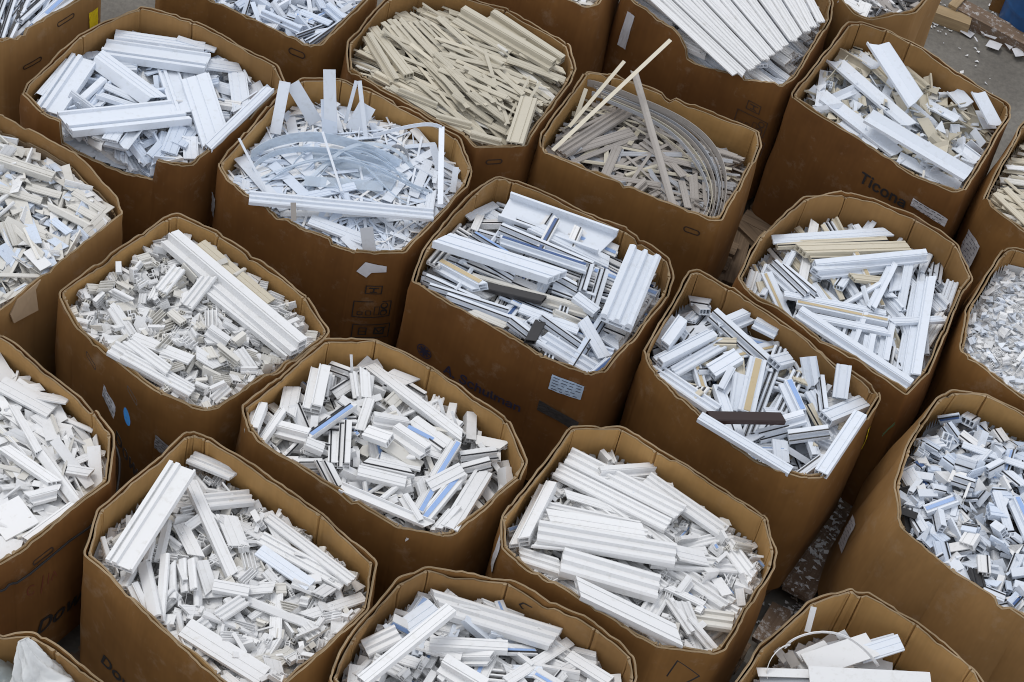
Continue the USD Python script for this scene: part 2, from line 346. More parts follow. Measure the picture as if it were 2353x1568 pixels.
# ------------------------------------------------------------------ print, labels and slots on the box sides
def hit(b, e, px, py):
    dr = ray(px, py)
    t = ((b.P[e] - EYE[:2]) @ b.N[e]) / (dr[:2] @ b.N[e])
    h = EYE + dr * t
    return (h[:2] - b.P[e]) @ b.T[e], h[2]
def decal(key, e, name, mat, px, py, mesh2d, rot=0.0, off=0.004, parent=None, label=None):
    """lays a flat mesh (x to the right as one reads it, y up, z out) on side e round the point seen at px, py"""
    b = CARTONS[key]
    u0, z0 = hit(b, e, px, py)
    v, f = np.array(mesh2d[0], float), np.asarray(mesh2d[1])
    c, sn = math.cos(rot), math.sin(rot)
    x, y = v[:, 0] * c - v[:, 1] * sn, v[:, 0] * sn + v[:, 1] * c
    V = b.surf(e, u0 - x, z0 + y, off + v[:, 2])
    w = noise2(V[:, 0], V[:, 1], V[:, 2], 4.0, 21) * 0.032
    V[:, :2] += w[:, None] * b.N[e]
    return put(name, (V, f), mat, parent or b.prim, label=label)
def sheet(w, h, n=6, wob=0.0, skew=0.0, seed=0):
    xs = np.linspace(-w / 2, w / 2, n + 1); ys = np.linspace(-h / 2, h / 2, n + 1)
    X, Y = np.meshgrid(xs, ys)
    r = np.random.default_rng(seed)
    Z = wob * r.random(X.shape)
    v = np.column_stack([(X + skew * Y).ravel(), Y.ravel(), Z.ravel()])
    q = [(j * (n + 1) + i, j * (n + 1) + i + 1, (j + 1) * (n + 1) + i + 1, (j + 1) * (n + 1) + i) for j in range(n) for i in range(n)]
    q = np.array(q)
    return v, np.vstack([q[:, [0, 1, 2]], q[:, [0, 2, 3]]])
def stroke(pts, w):
    """a pen line through the points"""
    pts = np.array(pts, float); out = []
    for a, c in zip(pts[:-1], pts[1:]):
        k = max(1, int(np.linalg.norm(c - a) / 0.04))
        d = (c - a) / np.linalg.norm(c - a); n = np.array([-d[1], d[0]]) * w / 2
        for i in range(k):
            p, q = a + (c - a) * i / k - d * w * 0.3 * (i == 0), a + (c - a) * (i + 1) / k + d * w * 0.3 * (i == k - 1)
            v = np.array([p - n, q - n, q + n, p + n])
            out.append((np.column_stack([v, np.zeros(4)]), np.array([[0, 1, 2], [0, 2, 3]])))
    v, f = join(out)
    v[:, 2] += 0.0002 * np.repeat(np.arange(len(v) // 4), 4) / max(1, len(v) // 4)
    return v, f
def rect_line(w, h, t, x=0, y=0):
    return stroke([(x - w/2, y - h/2), (x + w/2, y - h/2), (x + w/2, y + h/2), (x - w/2, y + h/2), (x - w/2, y - h/2)], t)
def words(text, h, bold=False, slant=0.0):
    m = meshkit.text_mesh(text, h, 0.0008, bold)
    v = np.array(m.vertices); v[:, 0] += slant * v[:, 1]
    v[:, 0] -= (v[:, 0].min() + v[:, 0].max()) / 2; v[:, 1] -= h / 2
    return v, np.array(m.faces)
def scribble(w, h, rows, seed, t=0.004):
    """small print on a label: short bars in rows"""
    r = np.random.default_rng(seed); out = []
    for i in range(rows):
        y = h * (0.38 - 0.76 * i / max(1, rows - 1)); x = -w * 0.44
        while x < w * 0.36:
            l = min(r.uniform(0.01, 0.035), w * 0.44 - x)
            out.append((np.array([[x, y - t/2, 0], [x + l, y - t/2, 0], [x + l, y + t/2, 0], [x, y + t/2, 0]]), np.array([[0, 1, 2], [0, 2, 3]])))
            x += l + r.uniform(0.006, 0.02)
    return join(out)
def slot(key, e, px, py, w=0.11, h=0.028):
    t = np.linspace(0, 2 * np.pi, 17)
    q = [((w / 2 - h / 2) * np.sign(math.cos(a)) + h / 2 * math.cos(a), h / 2 * math.sin(a)) for a in t]
    decal(key, e, 'hand_slot', SCORE, px, py, stroke(q, 0.008), off=0.003)
def label_on(key, e, px, py, w, h, paper, seed, rows=4, name='paper_label', rot=0.0, ink=INK_DARK, skew=0.0, t=0.004):
    p = decal(key, e, name, paper, px, py, sheet(w, h, 6, 0.004, skew, seed), rot, 0.003)
    if rows:
        decal(key, e, 'small_print', ink, px, py, scribble(w, h, rows, seed, t), rot, 0.0085, p).SetCustomDataByKey('kind', 'stuff')
disc = lambda r: (np.vstack([[0, 0, 0], np.column_stack([r * np.cos(np.linspace(0, 2 * np.pi, 25))[:-1], r * np.sin(np.linspace(0, 2 * np.pi, 25))[:-1], np.zeros(24)])]),
                  np.array([[0, 1 + i, 1 + (i + 1) % 24] for i in range(24)]))
# name print, star emblem and labels on the centre box
decal('E', 11, 'name_print', INK_BLUE, 1113, 886, words('A. Schulman', 0.058, True))
star = join([stroke([(0, 0), (0.033 * math.cos(a), 0.033 * math.sin(a))], 0.014) for a in np.arange(8) * math.pi / 4])
decal('E', 11, 'star_emblem', INK_BLUE, 980, 802, star, off=0.005)
decal('E', 11, 'ring_emblem', INK_BLUE, 980, 802, stroke([(0.045 * math.cos(a), 0.045 * math.sin(a)) for a in np.linspace(0, 6.28, 17)], 0.006), off=0.005)
label_on('E', 10, 1303, 887, 0.175, 0.105, PAPER_BLUE, 4, 5, ink=INK_BLUE)
label_on('E', 11, 1283, 955, 0.24, 0.075, TAPE_DARK, 5, 0, name='dark_tape_strip')
# marker name and label on the upper right box
decal('F', 9, 'marker_name', INK_DARK, 2032, 434, words('Ticona', 0.072, True))
label_on('F', 9, 2136, 487, 0.235, 0.062, PAPER, 6, 3)
# handling symbols
def icons(key, e, pa, pb, pc, ink):
    decal(key, e, 'handling_symbol', ink, *pa, join([rect_line(0.085, 0.06, 0.006), stroke([(-0.025, 0.012), (0.025, 0.012)], 0.008), stroke([(0, 0.012), (0, -0.018)], 0.008), stroke([(-0.018, -0.018), (0.018, -0.018)], 0.006)]))
    g = [rect_line(0.20, 0.115, 0.006)]
    for i, hh in enumerate((0.02, 0.03, 0.06)):
        g.append(rect_line(0.026, hh, 0.004, -0.062 + 0.045 * i, -0.04 + hh / 2))
    g += [stroke([(0.066 + 0.018 * math.cos(a), 0.028 + 0.018 * math.sin(a)) for a in np.linspace(0, 6.28, 11)], 0.006), stroke([(0.066 + 0.018 * math.cos(a), -0.028 + 0.018 * math.sin(a)) for a in np.linspace(0, 6.28, 11)], 0.006),
          stroke([(0.05, -0.012), (0.082, 0.014)], 0.006), stroke([(0.082, -0.012), (0.05, 0.014)], 0.006)]
    decal(key, e, 'handling_symbol', ink, *pb, join(g))
    decal(key, e, 'handling_symbol', ink, *pc, join([rect_line(0.20, 0.105, 0.006), rect_line(0.04, 0.055, 0.006, -0.045, 0), stroke([(-0.06, 0), (-0.03, 0)], 0.006),
          rect_line(0.05, 0.05, 0.008, 0.045, 0), stroke([(0.02, 0.025), (0.045, -0.01), (0.08, 0.03)], 0.007), stroke([(0.03, -0.02), (0.06, -0.02)], 0.008)]))
icons('B', 8, (858, 660), (853, 704), (850, 752), INK_DARK)
icons('G', 8, (1734, 245), (1727, 281), (1722, 325), INK_BROWN)
v = np.array([[-0.085, -0.015, 0], [-0.03, -0.05, 0.003], [-0.005, -0.018, 0], [0.072, -0.008, 0.004], [0.07, 0.03, 0.001], [0.02, 0.042, 0.002], [-0.045, 0.058, 0.002]])
decal('B', 8, 'torn_paper', PAPER, 856, 617, (v, np.array([[0, 1, 2], [0, 2, 6], [2, 5, 6], [2, 3, 5], [3, 4, 5]])), off=0.005)
label_on('B', 10, 494, 470, 0.06, 0.14, PAPER_GREY, 8, 0)
# left boxes
label_on('K', 10, 252, 922, 0.155, 0.088, PAPER_GREY, 9, 4, t=0.005)
decal('K', 10, 'round_sticker', BLUE, 291, 958, disc(0.045), off=0.004)
slot('K', 10, 209, 829); slot('K', 10, 304, 909)
label_on('K', 9, 378, 1026, 0.11, 0.10, PAPER_GREY, 10, 5)
decal('K', 10, 'name_print', INK_DARK, 292, 1042, words('Dow', 0.09, True, 0.2))
decal('S', 11, 'name_print', INK_DARK, 282, 1543, words('Dow', 0.085, True, 0.25))
decal('T', 6, 'name_print', INK_DARK, 128, 1397, words('Dow', 0.10, True, 0.25))
decal('T', 6, 'red_marker_note', INK_RED, 66, 1352, stroke([(0.02 * math.cos(a), 0.035 * math.sin(a)) for a in np.linspace(0.6, 5.6, 12)], 0.005))
decal('T', 6, 'red_marker_note', INK_RED, 95, 1330, join([stroke([(-0.03, -0.06), (-0.01, 0.06)], 0.005), stroke([(0.01, -0.02), (0.02, 0.05)], 0.005), stroke([(0.03, -0.01), (0.05, 0.04), (0.06, 0.0)], 0.005)]))
slot('T', 6, 95, 1275, 0.12)
# front right box number and odd stickers
decal('R', 9, 'marker_number', INK_DARK, 1575, 1548, join([stroke([(-0.055, 0.055), (-0.075, -0.09)], 0.007), stroke([(-0.055, 0.055), (0.065, 0.05), (0.0, -0.09)], 0.007)]))
decal('U', 4, 'inside_mark', INK_DARK, 1216, 1396, stroke([(-0.05, 0.012), (-0.02, 0.03), (0.03, 0.024), (0.045, 0.0), (0.03, -0.018), (0.0, -0.022)], 0.009), off=-0.026)
slot('D', 6, 1590, 530, 0.09, 0.035); slot('C', 7, 1135, 371, 0.09, 0.03); slot('H', 7, 683, 122, 0.10, 0.04)
slot('I', 4, 148, 44, 0.13); slot('I', 4, 68, 141, 0.13)
label_on('I', 4, 212, 42, 0.075, 0.13, YELLOW, 11, 0, name='yellow_tape')
label_on('M', 5, 1984, 1002, 0.035, 0.16, YELLOW, 12, 0, name='yellow_tape')
label_on('N', 8, 2040, 985, 0.12, 0.022, GREEN, 13, 0, name='green_tape')
label_on('Q', 11, 1981, 1231, 0.085, 0.20, PAPER, 14, 7, rot=0.25, ink=INK_BLUE, t=0.003)
label_on('O', 7, 2232, 575, 0.14, 0.21, PAPER, 15, 7, ink=INK_BLUE)
decal('Q', 9, 'teal_dot', plain('teal_sticker', (0.01, 0.12, 0.14)), 2108, 1441, disc(0.02), off=0.004)
label_on('R', 11, 1143, 1275, 0.06, 0.24, PAPER, 16, 0, name='white_sheet')
label_on('G', 9, 1440, 70, 0.06, 0.26, PAPER, 17, 0, name='white_sheet')
# ------------------------------------------------------------------ cross sections of the plastic profiles, in units of their width
def rc(x0, y0, x1, y1): return [(x0, y0), (x1, y0), (x1, y1), (x0, y1)]
SECT = {   # outline, chambers, gasket seats (x, y), face for a film (x0, x1, y)
'box': ([(-.5,0),(.5,0),(.5,.55),(.32,.55),(.32,.49),(.22,.49),(.22,.55),(-.24,.55),(-.24,.51),(-.30,.51),(-.30,.55),(-.5,.55)], [rc(-.44,.06,-.14,.44), rc(-.08,.06,.16,.44), rc(.22,.06,.44,.42)], [(.27,.50)], (-.22,.2,.55)),
'frame': ([(-.5,0),(.5,0),(.5,.34),(.44,.34),(.44,.29),(.10,.29),(.10,.72),(.03,.72),(.03,.66),(-.04,.66),(-.04,.72),(-.5,.72)], [rc(-.44,.06,-.02,.30), rc(.05,.06,.44,.22), rc(-.44,.36,.04,.60)], [(.0,.67), (.40,.30)], (-.46,-.06,.72)),
'tee': ([(-.5,0),(.5,0),(.5,.24),(.44,.30),(.40,.24),(.15,.24),(.15,.68),(-.15,.68),(-.15,.24),(-.40,.24),(-.44,.30),(-.5,.24)], [rc(-.09,.30,.09,.62), rc(-.44,.05,-.05,.18), rc(.05,.05,.44,.18)], [(.42,.25), (-.42,.25)], (-.13,.13,.68)),
'rib': ([(-.5,0),(.5,0),(.5,.28),(.42,.34),(.32,.34),(.26,.2),(.10,.2),(.05,.34),(-.05,.34),(-.10,.2),(-.26,.2),(-.32,.34),(-.42,.34),(-.5,.28)], [rc(-.44,.05,-.30,.15), rc(-.2,.05,.2,.14), rc(.30,.05,.44,.15)], [(.18,.2), (-.18,.2)], (.33,.42,.34)),
'panel': ([(-.5,0),(.5,0),(.5,.17),(.36,.17),(.35,.14),(.32,.14),(.31,.17),(.0,.17),(-.01,.14),(-.04,.14),(-.05,.17),(-.40,.17),(-.42,.13),(-.5,.13)], [rc(-.46,.04,-.2,.1), rc(-.16,.04,.12,.1), rc(.16,.04,.46,.1)], [(.33,.145)], (.03,.29,.17)),
'u': ([(-.5,0),(.5,0),(.5,.36),(.43,.36),(.43,.07),(-.43,.07),(-.43,.36),(-.5,.36)], [], [(-.40,.07)], (-.3,.3,.07)),
'angle': ([(-.5,.32),(-.44,.36),(-.06,.06),(.44,.06),(.44,.17),(.5,.17),(.5,0),(-.09,0)], [], [], (.0,.4,.06)),
'strip': ([(-.5,0),(.5,0),(.5,.055),(-.5,.055)], [], [], (-.2,.2,.055)),
'bar': ([(-.5,0),(.5,0),(.5,.42),(.42,.5),(-.42,.5),(-.5,.42)], [rc(-.4,.08,.4,.4)], [], (-.3,.3,.5)),
'bead': ([(-.5,0),(.5,0),(.5,.22),(-.06,.62),(-.34,.62),(-.5,.42)], [[(-.36,.1),(.2,.1),(-.2,.46),(-.36,.42)]], [(-.4,.55)], (-.3,-.1,.62)),
'comb': ([(-.5,0),(.5,0),(.5,.42),(.43,.42),(.43,.07),(.17,.07),(.17,.42),(.10,.42),(.10,.07),(-.16,.07),(-.16,.42),(-.23,.42),(-.23,.07),(-.43,.07),(-.43,.42),(-.5,.42)], [], [(.3,.07)], (-.15,.09,.07)),
'sash': ([(-.5,0),(.5,0),(.5,.30),(.36,.30),(.36,.2),(.25,.2),(.25,.32),(.10,.32),(.05,.2),(-.39,.2),(-.43,.29),(-.5,.29)], [rc(-.46,.05,-.1,.15), rc(-.04,.05,.2,.15), rc(.26,.05,.46,.15)], [(.3,.2)], (-.35,.0,.2)),
'trough': ([(-.5,0),(-.31,.27),(-.12,.285),(-.11,.26),(-.08,.26),(-.07,.29),(.08,.305),(.09,.28),(.12,.28),(.13,.31),(.27,.33),(.5,0),(.455,0),(.25,.285),(-.285,.23),(-.45,0)], [], [], (-.2,.2,.31)),
}
PREP = {}
for k, (o, hs, gk, fl) in SECT.items():
    rings = [o] + [h[::-1] for h in hs]
    P = np.array([p for r in rings for p in r], float)
    tri = earcut.triangulate_float64(P, np.cumsum([len(r) for r in rings]).astype(np.uint32)).reshape(-1, 3).astype(int)
    a = P[tri]; ar = (a[:, 1, 0]-a[:, 0, 0])*(a[:, 2, 1]-a[:, 0, 1]) - (a[:, 1, 1]-a[:, 0, 1])*(a[:, 2, 0]-a[:, 0, 0])
    tri = np.where((ar < 0)[:, None], tri[:, ::-1], tri)
    e, s0 = [], 0
    for r in rings:
        i = s0 + np.arange(len(r)); e.append(np.stack([i, np.roll(i, -1)], 1)); s0 += len(r)
    PREP[k] = (P, tri, np.vstack(e), P[:, 1].max())
def sweep(P, tri, E, a, b, w, up, m0=0.0, m1=0.0):
    a, b = np.asarray(a, float), np.asarray(b, float)
    d = b - a; L = np.linalg.norm(d); d = d / L
    s = np.cross(d, up); s /= np.linalg.norm(s); u = np.cross(s, d)
    q = P * w
    def ring(c, k): return c + q[:, :1] * s + q[:, 1:] * u + (k * q[:, :1]) * d
    n = len(P)
    V = np.vstack([ring(a, m0), ring(b, m1)])
    i, j = E[:, 0], E[:, 1]
    F = np.vstack([np.stack([i, i + n, j + n], 1), np.stack([i, j + n, j], 1), tri, tri[:, ::-1] + n])
    return V, F[:, ::-1]
GK = np.array(rc(-.5, 0, .5, 1)); GT = np.array([[0, 1, 2], [0, 2, 3]]); GE = np.array([[0, 1], [1, 2], [2, 3], [3, 0]])
WHITE, COOL, ICE, WARM = (.73,.73,.725), (.67,.71,.765), (.59,.655,.75), (.63,.61,.56)
CREAM, BEIGE, GREIGE, GREY = (.58,.525,.41), (.50,.458,.362), (.335,.305,.275), (.36,.37,.39)
DARK, BROWN, BLACK, SKYBLUE, NAVY, TAN = (.03,.028,.028), (.028,.014,.012), (.012,.012,.014), (.27,.40,.66), (.05,.10,.24), (.50,.40,.24)
CNAME = {WHITE: 'white', COOL: 'white', ICE: 'bluish white', WARM: 'off-white', CREAM: 'cream', BEIGE: 'beige', GREIGE: 'grey', GREY: 'grey', DARK: 'dark grey', BROWN: 'dark brown', TAN: 'tan', SKYBLUE: 'pale blue'}
rng = np.random.default_rng(11)

class Piece:
    """one length of plastic from a to b (middle of its underside)"""
    def __init__(s, box, typ, a, b, w, col, up=(0, 0, 1), g=False, film=None, m0=0.0, m1=0.0, label=None, mat=None):
        s.box, s.typ, s.a, s.b, s.w, s.col, s.g, s.film, s.m0, s.m1, s.label, s.mat = box, typ, np.asarray(a, float), np.asarray(b, float), w, col, g, film, m0, m1, label, mat
        d = s.b - s.a; s.up = np.asarray(up, float)
        if abs(d @ s.up) > 0.97 * np.linalg.norm(d) * np.linalg.norm(s.up):
            s.up = np.array([0.31, 0.95, 0.05])
        s.L = np.linalg.norm(d); s.key = False
        s.shade = 1 + 0.09 * (rng.random() - 0.62)
        s.kind = None
    def meshes(s):
        P, tri, E, h = PREP[s.typ]
        out = [('body', sweep(P, tri, E, s.a, s.b, s.w, s.up, s.m0, s.m1), tuple(min(0.8, c * s.shade) for c in s.col))]
        d = (s.b - s.a) / s.L; sd = np.cross(d, s.up); sd /= np.linalg.norm(sd); u = np.cross(sd, d)
        if s.g:
            gw = max(0.007, 0.075 * s.w)
            for x, y in SECT[s.typ][2]:
                o = sd * x * s.w + u * (y * s.w)
                q = np.column_stack([GK[:, 0] * gw, GK[:, 1] * (0.05 * s.w + 0.003)])
                out.append(('gasket', sweep(q, GT, GE, s.a + o + d * (s.m0 * x * s.w + .001), s.b + o + d * (s.m1 * x * s.w + .003), 1.0, s.up), BLACK))
        if s.film:
            x0, x1, y = SECT[s.typ][3]
            o = sd * (x0 + x1) / 2 * s.w + u * (y * s.w + 0.0005)
            q = np.column_stack([GK[:, 0] * (x1 - x0) * s.w * 0.9, GK[:, 1] * 0.0022])
            out.append(('film', sweep(q, GT, GE, s.a + o + d * 0.006, s.b + o - d * 0.006, 1.0, s.up), s.film))
        return out
    def samples(s):
        d = s.b - s.a; dn = d / s.L; sd = np.cross(dn, s.up); sd /= np.linalg.norm(sd); u = np.cross(sd, dn)
        t = np.linspace(.08, .92, 7); h = PREP[s.typ][3] * s.w
        return (s.a + t[:, None, None] * d + np.array([-.4, 0, .4])[None, :, None] * s.w * sd + u * h * 0.95).reshape(-1, 3)
class Chip:
    """a flat broken piece"""
    typ = 'chip'; g = False; film = None; key = False; label = None; mat = None
    def __init__(s, box, c, r, t, col, nrm, k, kind='plastic_chip'):
        s.box, s.col, s.kind = box, col, kind
        n = np.asarray(nrm, float); n /= np.linalg.norm(n)
        x = np.cross(n, [0.3, 0.9, 0.1]); x /= np.linalg.norm(x); y = np.cross(n, x)
        an = np.sort(rng.random(k)) * 2 * np.pi * 0.5 + np.linspace(0, 2 * np.pi, k, endpoint=False)
        rr = r * rng.uniform(.55, 1.1, k); st = rng.uniform(.45, 1.0)
        p = np.column_stack([np.cos(an) * rr, np.sin(an) * rr * st])
        lo = c + p[:, :1] * x + p[:, 1:] * y; hi = lo + n * t
        i = np.arange(k); j = np.roll(i, -1)
        s.V = np.vstack([lo, hi])
        s.F = np.vstack([np.stack([i, j, j + k], 1), np.stack([i, j + k, i + k], 1), [[k, k + q, k + q + 1] for q in range(1, k - 1)], [[0, q + 1, q] for q in range(1, k - 1)]])
        s.L = r * 2; s.w = r; s.c, s.n, s.x, s.y, s.r, s.t = c, n, x, y, r, t
        s.shade = 1 + 0.16 * (rng.random() - 0.62)
    def meshes(s):
        return [('body', (s.V, s.F), tuple(min(.8, q * s.shade) for q in s.col))]
    def samples(s):
        a = np.linspace(0, 6.28, 9)[:-1]
        return np.vstack([s.c + s.n * s.t, s.c + s.n * s.t + 0.45 * s.r * (np.cos(a)[:, None] * s.x + np.sin(a)[:, None] * s.y)])
class Band:
    """a long bent strip following points, standing on edge (stand) or lying flat"""
    key = True; g = False; film = None; typ = 'band'
    def __init__(s, box, pts, w, t, col, stand, label, mat=None):
        s.box, s.col, s.label, s.mat, s.kind = box, col, label, mat, 'curved_strip'
        from scipy.interpolate import CubicSpline
        pts = np.asarray(pts, float); q = np.r_[0, np.cumsum(np.linalg.norm(np.diff(pts, axis=0), axis=1))]
        tt = np.linspace(0, q[-1], max(10, int(q[-1] / 0.025)))
        C = CubicSpline(q, pts)(tt); D = np.gradient(C, axis=0); D /= np.linalg.norm(D, axis=1, keepdims=True)
        side = np.cross(D, [0, 0, 1.0]); side /= np.linalg.norm(side, axis=1, keepdims=True)
        upv = np.cross(side, D)
        A, Bv = (upv, side) if stand else (side, upv)
        k = [(-.5, 0), (.5, 0), (.5, 1), (-.5, 1)]
        V = np.stack([C + A * x * w + Bv * y * t for x, y in k], 1).reshape(-1, 3)
        F = []
        for i in range(len(C) - 1):
            for j in range(4):
                a, b = 4 * i + j, 4 * i + (j + 1) % 4
                F += [[a, b, b + 4], [a, b + 4, a + 4]]
        F += [[0, 2, 1], [0, 3, 2], [len(V) - 4, len(V) - 3, len(V) - 2], [len(V) - 4, len(V) - 2, len(V) - 1]]
        s.V, s.F, s.L, s.w, s.C, s.shade = V, np.array(F), q[-1], w, C, 1.0
    def meshes(s): return [('body', (s.V, s.F), s.col)]
    def samples(s): return s.V[::4]

# ------------------------------------------------------------------ a heap: pieces dropped one by one on a height map inside their box
class Heap:
    C = 0.015
    def __init__(s, key, fill, bump, deep, tilt=(0, 0)):
        s.b = CARTONS[key]; s.key = key
        x0, y0, x1, y1 = s.b.poly.bounds
        s.o = np.array([x0 - .3, y0 - .3]); s.nx, s.ny = int((x1 - x0 + .6) / s.C), int((y1 - y0 + .6) / s.C)
        X, Y = np.meshgrid(s.o[0] + (np.arange(s.nx) + .5) * s.C, s.o[1] + (np.arange(s.ny) + .5) * s.C, indexing='ij')
        s.mask = contains_xy(s.b.inner, X.ravel(), Y.ravel()).reshape(X.shape)
        r = np.hypot(X - s.b.cen[0], Y - s.b.cen[1]) / 0.6
        s.target = RIM - fill + bump * np.clip(1 - r ** 2, 0, 1) - 0.05 * (Y - s.b.cen[1]) + 0.05 * noise2(X, Y, 0 * X, 4.0, 77) + tilt[0] * (X - s.b.cen[0]) + tilt[1] * (Y - s.b.cen[1])
        s.H = np.where(s.mask, s.target - deep, RIM - 0.01)
        s.X, s.Y = X, Y
        s.H0 = s.H.copy()
        s.idx = np.argwhere(s.mask)
        s.pieces = []
    def look(s, xy):
        i = np.clip(((xy - s.o) / s.C).astype(int), 0, [s.nx - 1, s.ny - 1])
        return i[:, 0], i[:, 1]
    def foot(s, a, b, w):
        d = b - a; L = np.linalg.norm(d); d = d / L; n = np.array([-d[1], d[0]])
        t = np.linspace(0, 1, max(3, int(L / .02))); x = np.linspace(-.5, .5, max(2, int(w / .014)))
        T, Xx = np.meshgrid(t, x)
        return T.ravel(), a + T.ravel()[:, None] * (b - a) + (Xx.ravel() * w)[:, None] * n
    def settle(s, a, b, w, h, stamp=True, slope=0.35):
        T, xy = s.foot(a, b, w); i, j = s.look(xy); z = s.H[i, j]
        qa, qb = np.quantile(z[T <= .5], .75), np.quantile(z[T >= .5], .75)
        L = np.linalg.norm(b - a); k = np.clip((qb - qa) * 2, -slope * L, slope * L)
        za = (qa + qb) / 2 - k / 2
        za += np.quantile(z - (za + k * T), .86)
        if stamp: s.stamp(T, i, j, za, k, h)
        return za, za + k
    def stamp(s, T, i, j, za, k, h):
        np.maximum.at(s.H, (i, j), za + k * T + h * .85)
    def fill(s, comps, cols, dirs=None, spread=0.3, nmax=3000, gask=0.0, films=(), skew=.4):
        cw = np.array([c[0] for c in comps]); cw = cw / cw.sum()
        colw = np.array([c[0] for c in cols]); colw = colw / colw.sum()
        bad = 0
        for it in range(nmax):
            c = comps[rng.choice(len(comps), p=cw)]
            k = s.idx[rng.integers(0, len(s.idx), 7)]
            de = s.target[k[:, 0], k[:, 1]] - s.H[k[:, 0], k[:, 1]]
            q = k[de.argmax()]
            if de.max() < 0.004:
                bad += 1
                if bad > 25: break
                continue
            p = s.o + (q + rng.random(2)) * s.C
            col = cols[rng.choice(len(cols), p=colw)][1]
            typ = c[1]
            if typ == 'chip':
                r = rng.uniform(c[2], c[3]) / 2; t = rng.uniform(.003, .008)
                if not s.b.inner.contains(Point(p).buffer(r * 1.12)): continue
                n = np.array([rng.normal(0, .38), rng.normal(0, .38), 1.0])
                i, j = s.look(p + np.array([[0, 0], [r, 0], [-r, 0], [0, r], [0, -r]]) * .6)
                z = np.quantile(s.H[i, j], .7) + .45 * r * math.hypot(n[0], n[1])
                s.pieces.append(Chip(s.key, np.array([p[0], p[1], z]), r, t, col, n, rng.choice([3, 4, 4, 5])))
                for rr in (0, .35, .7):
                    a = np.linspace(0, 6.28, 7)[:-1]
                    i, j = s.look(p + rr * r * np.column_stack([np.cos(a), np.sin(a)]))
                    s.H[i, j] = np.maximum(s.H[i, j], z + .003)
                continue
            L, w, mode = rng.uniform(c[2], c[3]), rng.uniform(c[4], c[5]), c[6]
            h = PREP[typ][3] * w
            if dirs is None: ang = rng.random() * 2 * np.pi
            else:
                dd = dirs[rng.integers(len(dirs))]; ang = dd + rng.normal(0, spread)
            v = np.array([math.cos(ang), math.sin(ang)])
            film = films[rng.integers(len(films))] if len(films) and rng.random() < .09 else None
            g = rng.random() < gask
            if mode == 'cut' and rng.random() < .45:      # a slice lying on its sawn face
                L = rng.uniform(.015, .035)
                if not s.b.inner.contains(Point(p).buffer(w * .5)): continue
                i, j = s.look(p + np.array([[0, 0], [w, 0], [-w, 0], [0, w], [0, -w]]) * .4)
                z = np.quantile(s.H[i, j], .7)
                n = np.array([rng.normal(0, .3), rng.normal(0, .3), 1.0]); n /= np.linalg.norm(n)
                up = np.array([v[0], v[1], 0.0])
                s.pieces.append(Piece(s.key, typ, [p[0], p[1], z], np.array([p[0], p[1], z]) + n * L, w, col, up, False, None, 0, 0))
                s.H[i, j] = np.maximum(s.H[i, j], z + L * .7)
                continue
            ok = False
            for _ in range(5):
                a, b = p - v * L / 2, p + v * L / 2
                if s.b.inner.contains(Point(a)) and s.b.inner.contains(Point(b)): ok = True; break
                L *= .78
                p = p + (s.b.cen - p) * .07
            if not ok or L < max(.02, .25 * w): continue
            za, zb = s.settle(a, b, w, h, False)
            if max((za + zb) / 2, max(za, zb) - .04) + h * .8 > s.target[q[0], q[1]] + .045:
                bad += .25
                if bad > 25: break
                continue
            T, xy = s.foot(a, b, w); i, j = s.look(xy); s.stamp(T, i, j, za, zb - za, h)
            rl = rng.normal(0, .12 if L > .25 else .3)
            if mode == 'tumble': rl = rng.choice([0, 0, math.pi / 2, math.pi, -math.pi / 2]) + rng.normal(0, .3)
            up = np.array([-v[1] * math.sin(rl), v[0] * math.sin(rl), math.cos(rl)])
            lift = np.array([0, 0, 0.0]) if abs(rl) < .8 else np.array([0, 0, h * .5])
            if mode in ('tumble', 'cut'):
                za += rng.normal(0, .12) * L; 
            m0, m1 = (rng.choice([-1, 0, 0, 1], 2) * rng.uniform(.3, 1.0)) if rng.random() < skew else (0, 0)
            s.pieces.append(Piece(s.key, typ, np.r_[a, za] + lift, np.r_[b, zb] + lift, w, col, up, g, film, m0, m1))
    def key_piece(s, typ, x1, y1, x2, y2, wpx, col, z=None, **kw):
        w = wpx * 0.00205; h = PREP[typ][3] * w
        za = zb = RIM - .05
        if z is not None:
            a, b = at(x1, y1, RIM + z[0]), at(x2, y2, RIM + z[1])
        else:
            for _ in range(3):
                a, b = at(x1, y1, za + h * .5), at(x2, y2, zb + h * .5)
                for _ in range(25):
                    o1, o2 = s.b.inner.contains(Point(a[:2])), s.b.inner.contains(Point(b[:2]))
                    if o1 and o2: break
                    q = a if not o1 else b; mv = s.b.cen - q[:2]; mv = mv / np.linalg.norm(mv) * .015
                    a[:2] += mv; b[:2] += mv
                tz = [s.target[tuple(np.clip(((q[:2] - s.o) / s.C).astype(int), 0, [s.nx - 1, s.ny - 1]))] for q in (a, b)]
                za, zb = s.settle(a[:2], b[:2], w, h, False)
                za, zb = np.clip(za, tz[0] - .02, tz[0] + .08), np.clip(zb, tz[1] - .02, tz[1] + .08)
            T, xy = s.foot(a[:2], b[:2], w); i, j = s.look(xy)
            s.stamp(T, i, j, za, zb - za, h)
            a[2], b[2] = za, zb
        d = (b - a)[:2]; d = d / (np.linalg.norm(d) + 1e-9); rl = kw.pop('roll', rng.normal(0, .08))
        up = kw.pop('up', (-d[1] * math.sin(rl), d[0] * math.sin(rl), math.cos(rl)))
        p = Piece(s.key, typ, a, b, w, col, up, **kw); p.key = True
        s.pieces.append(p)
def world_dir(key, dx, dy):
    px, py = np.mean(BOXES[key]['c'], 0)
    d = at(px + dx, py + dy, RIM) - at(px, py, RIM)
    return math.atan2(d[1], d[0])
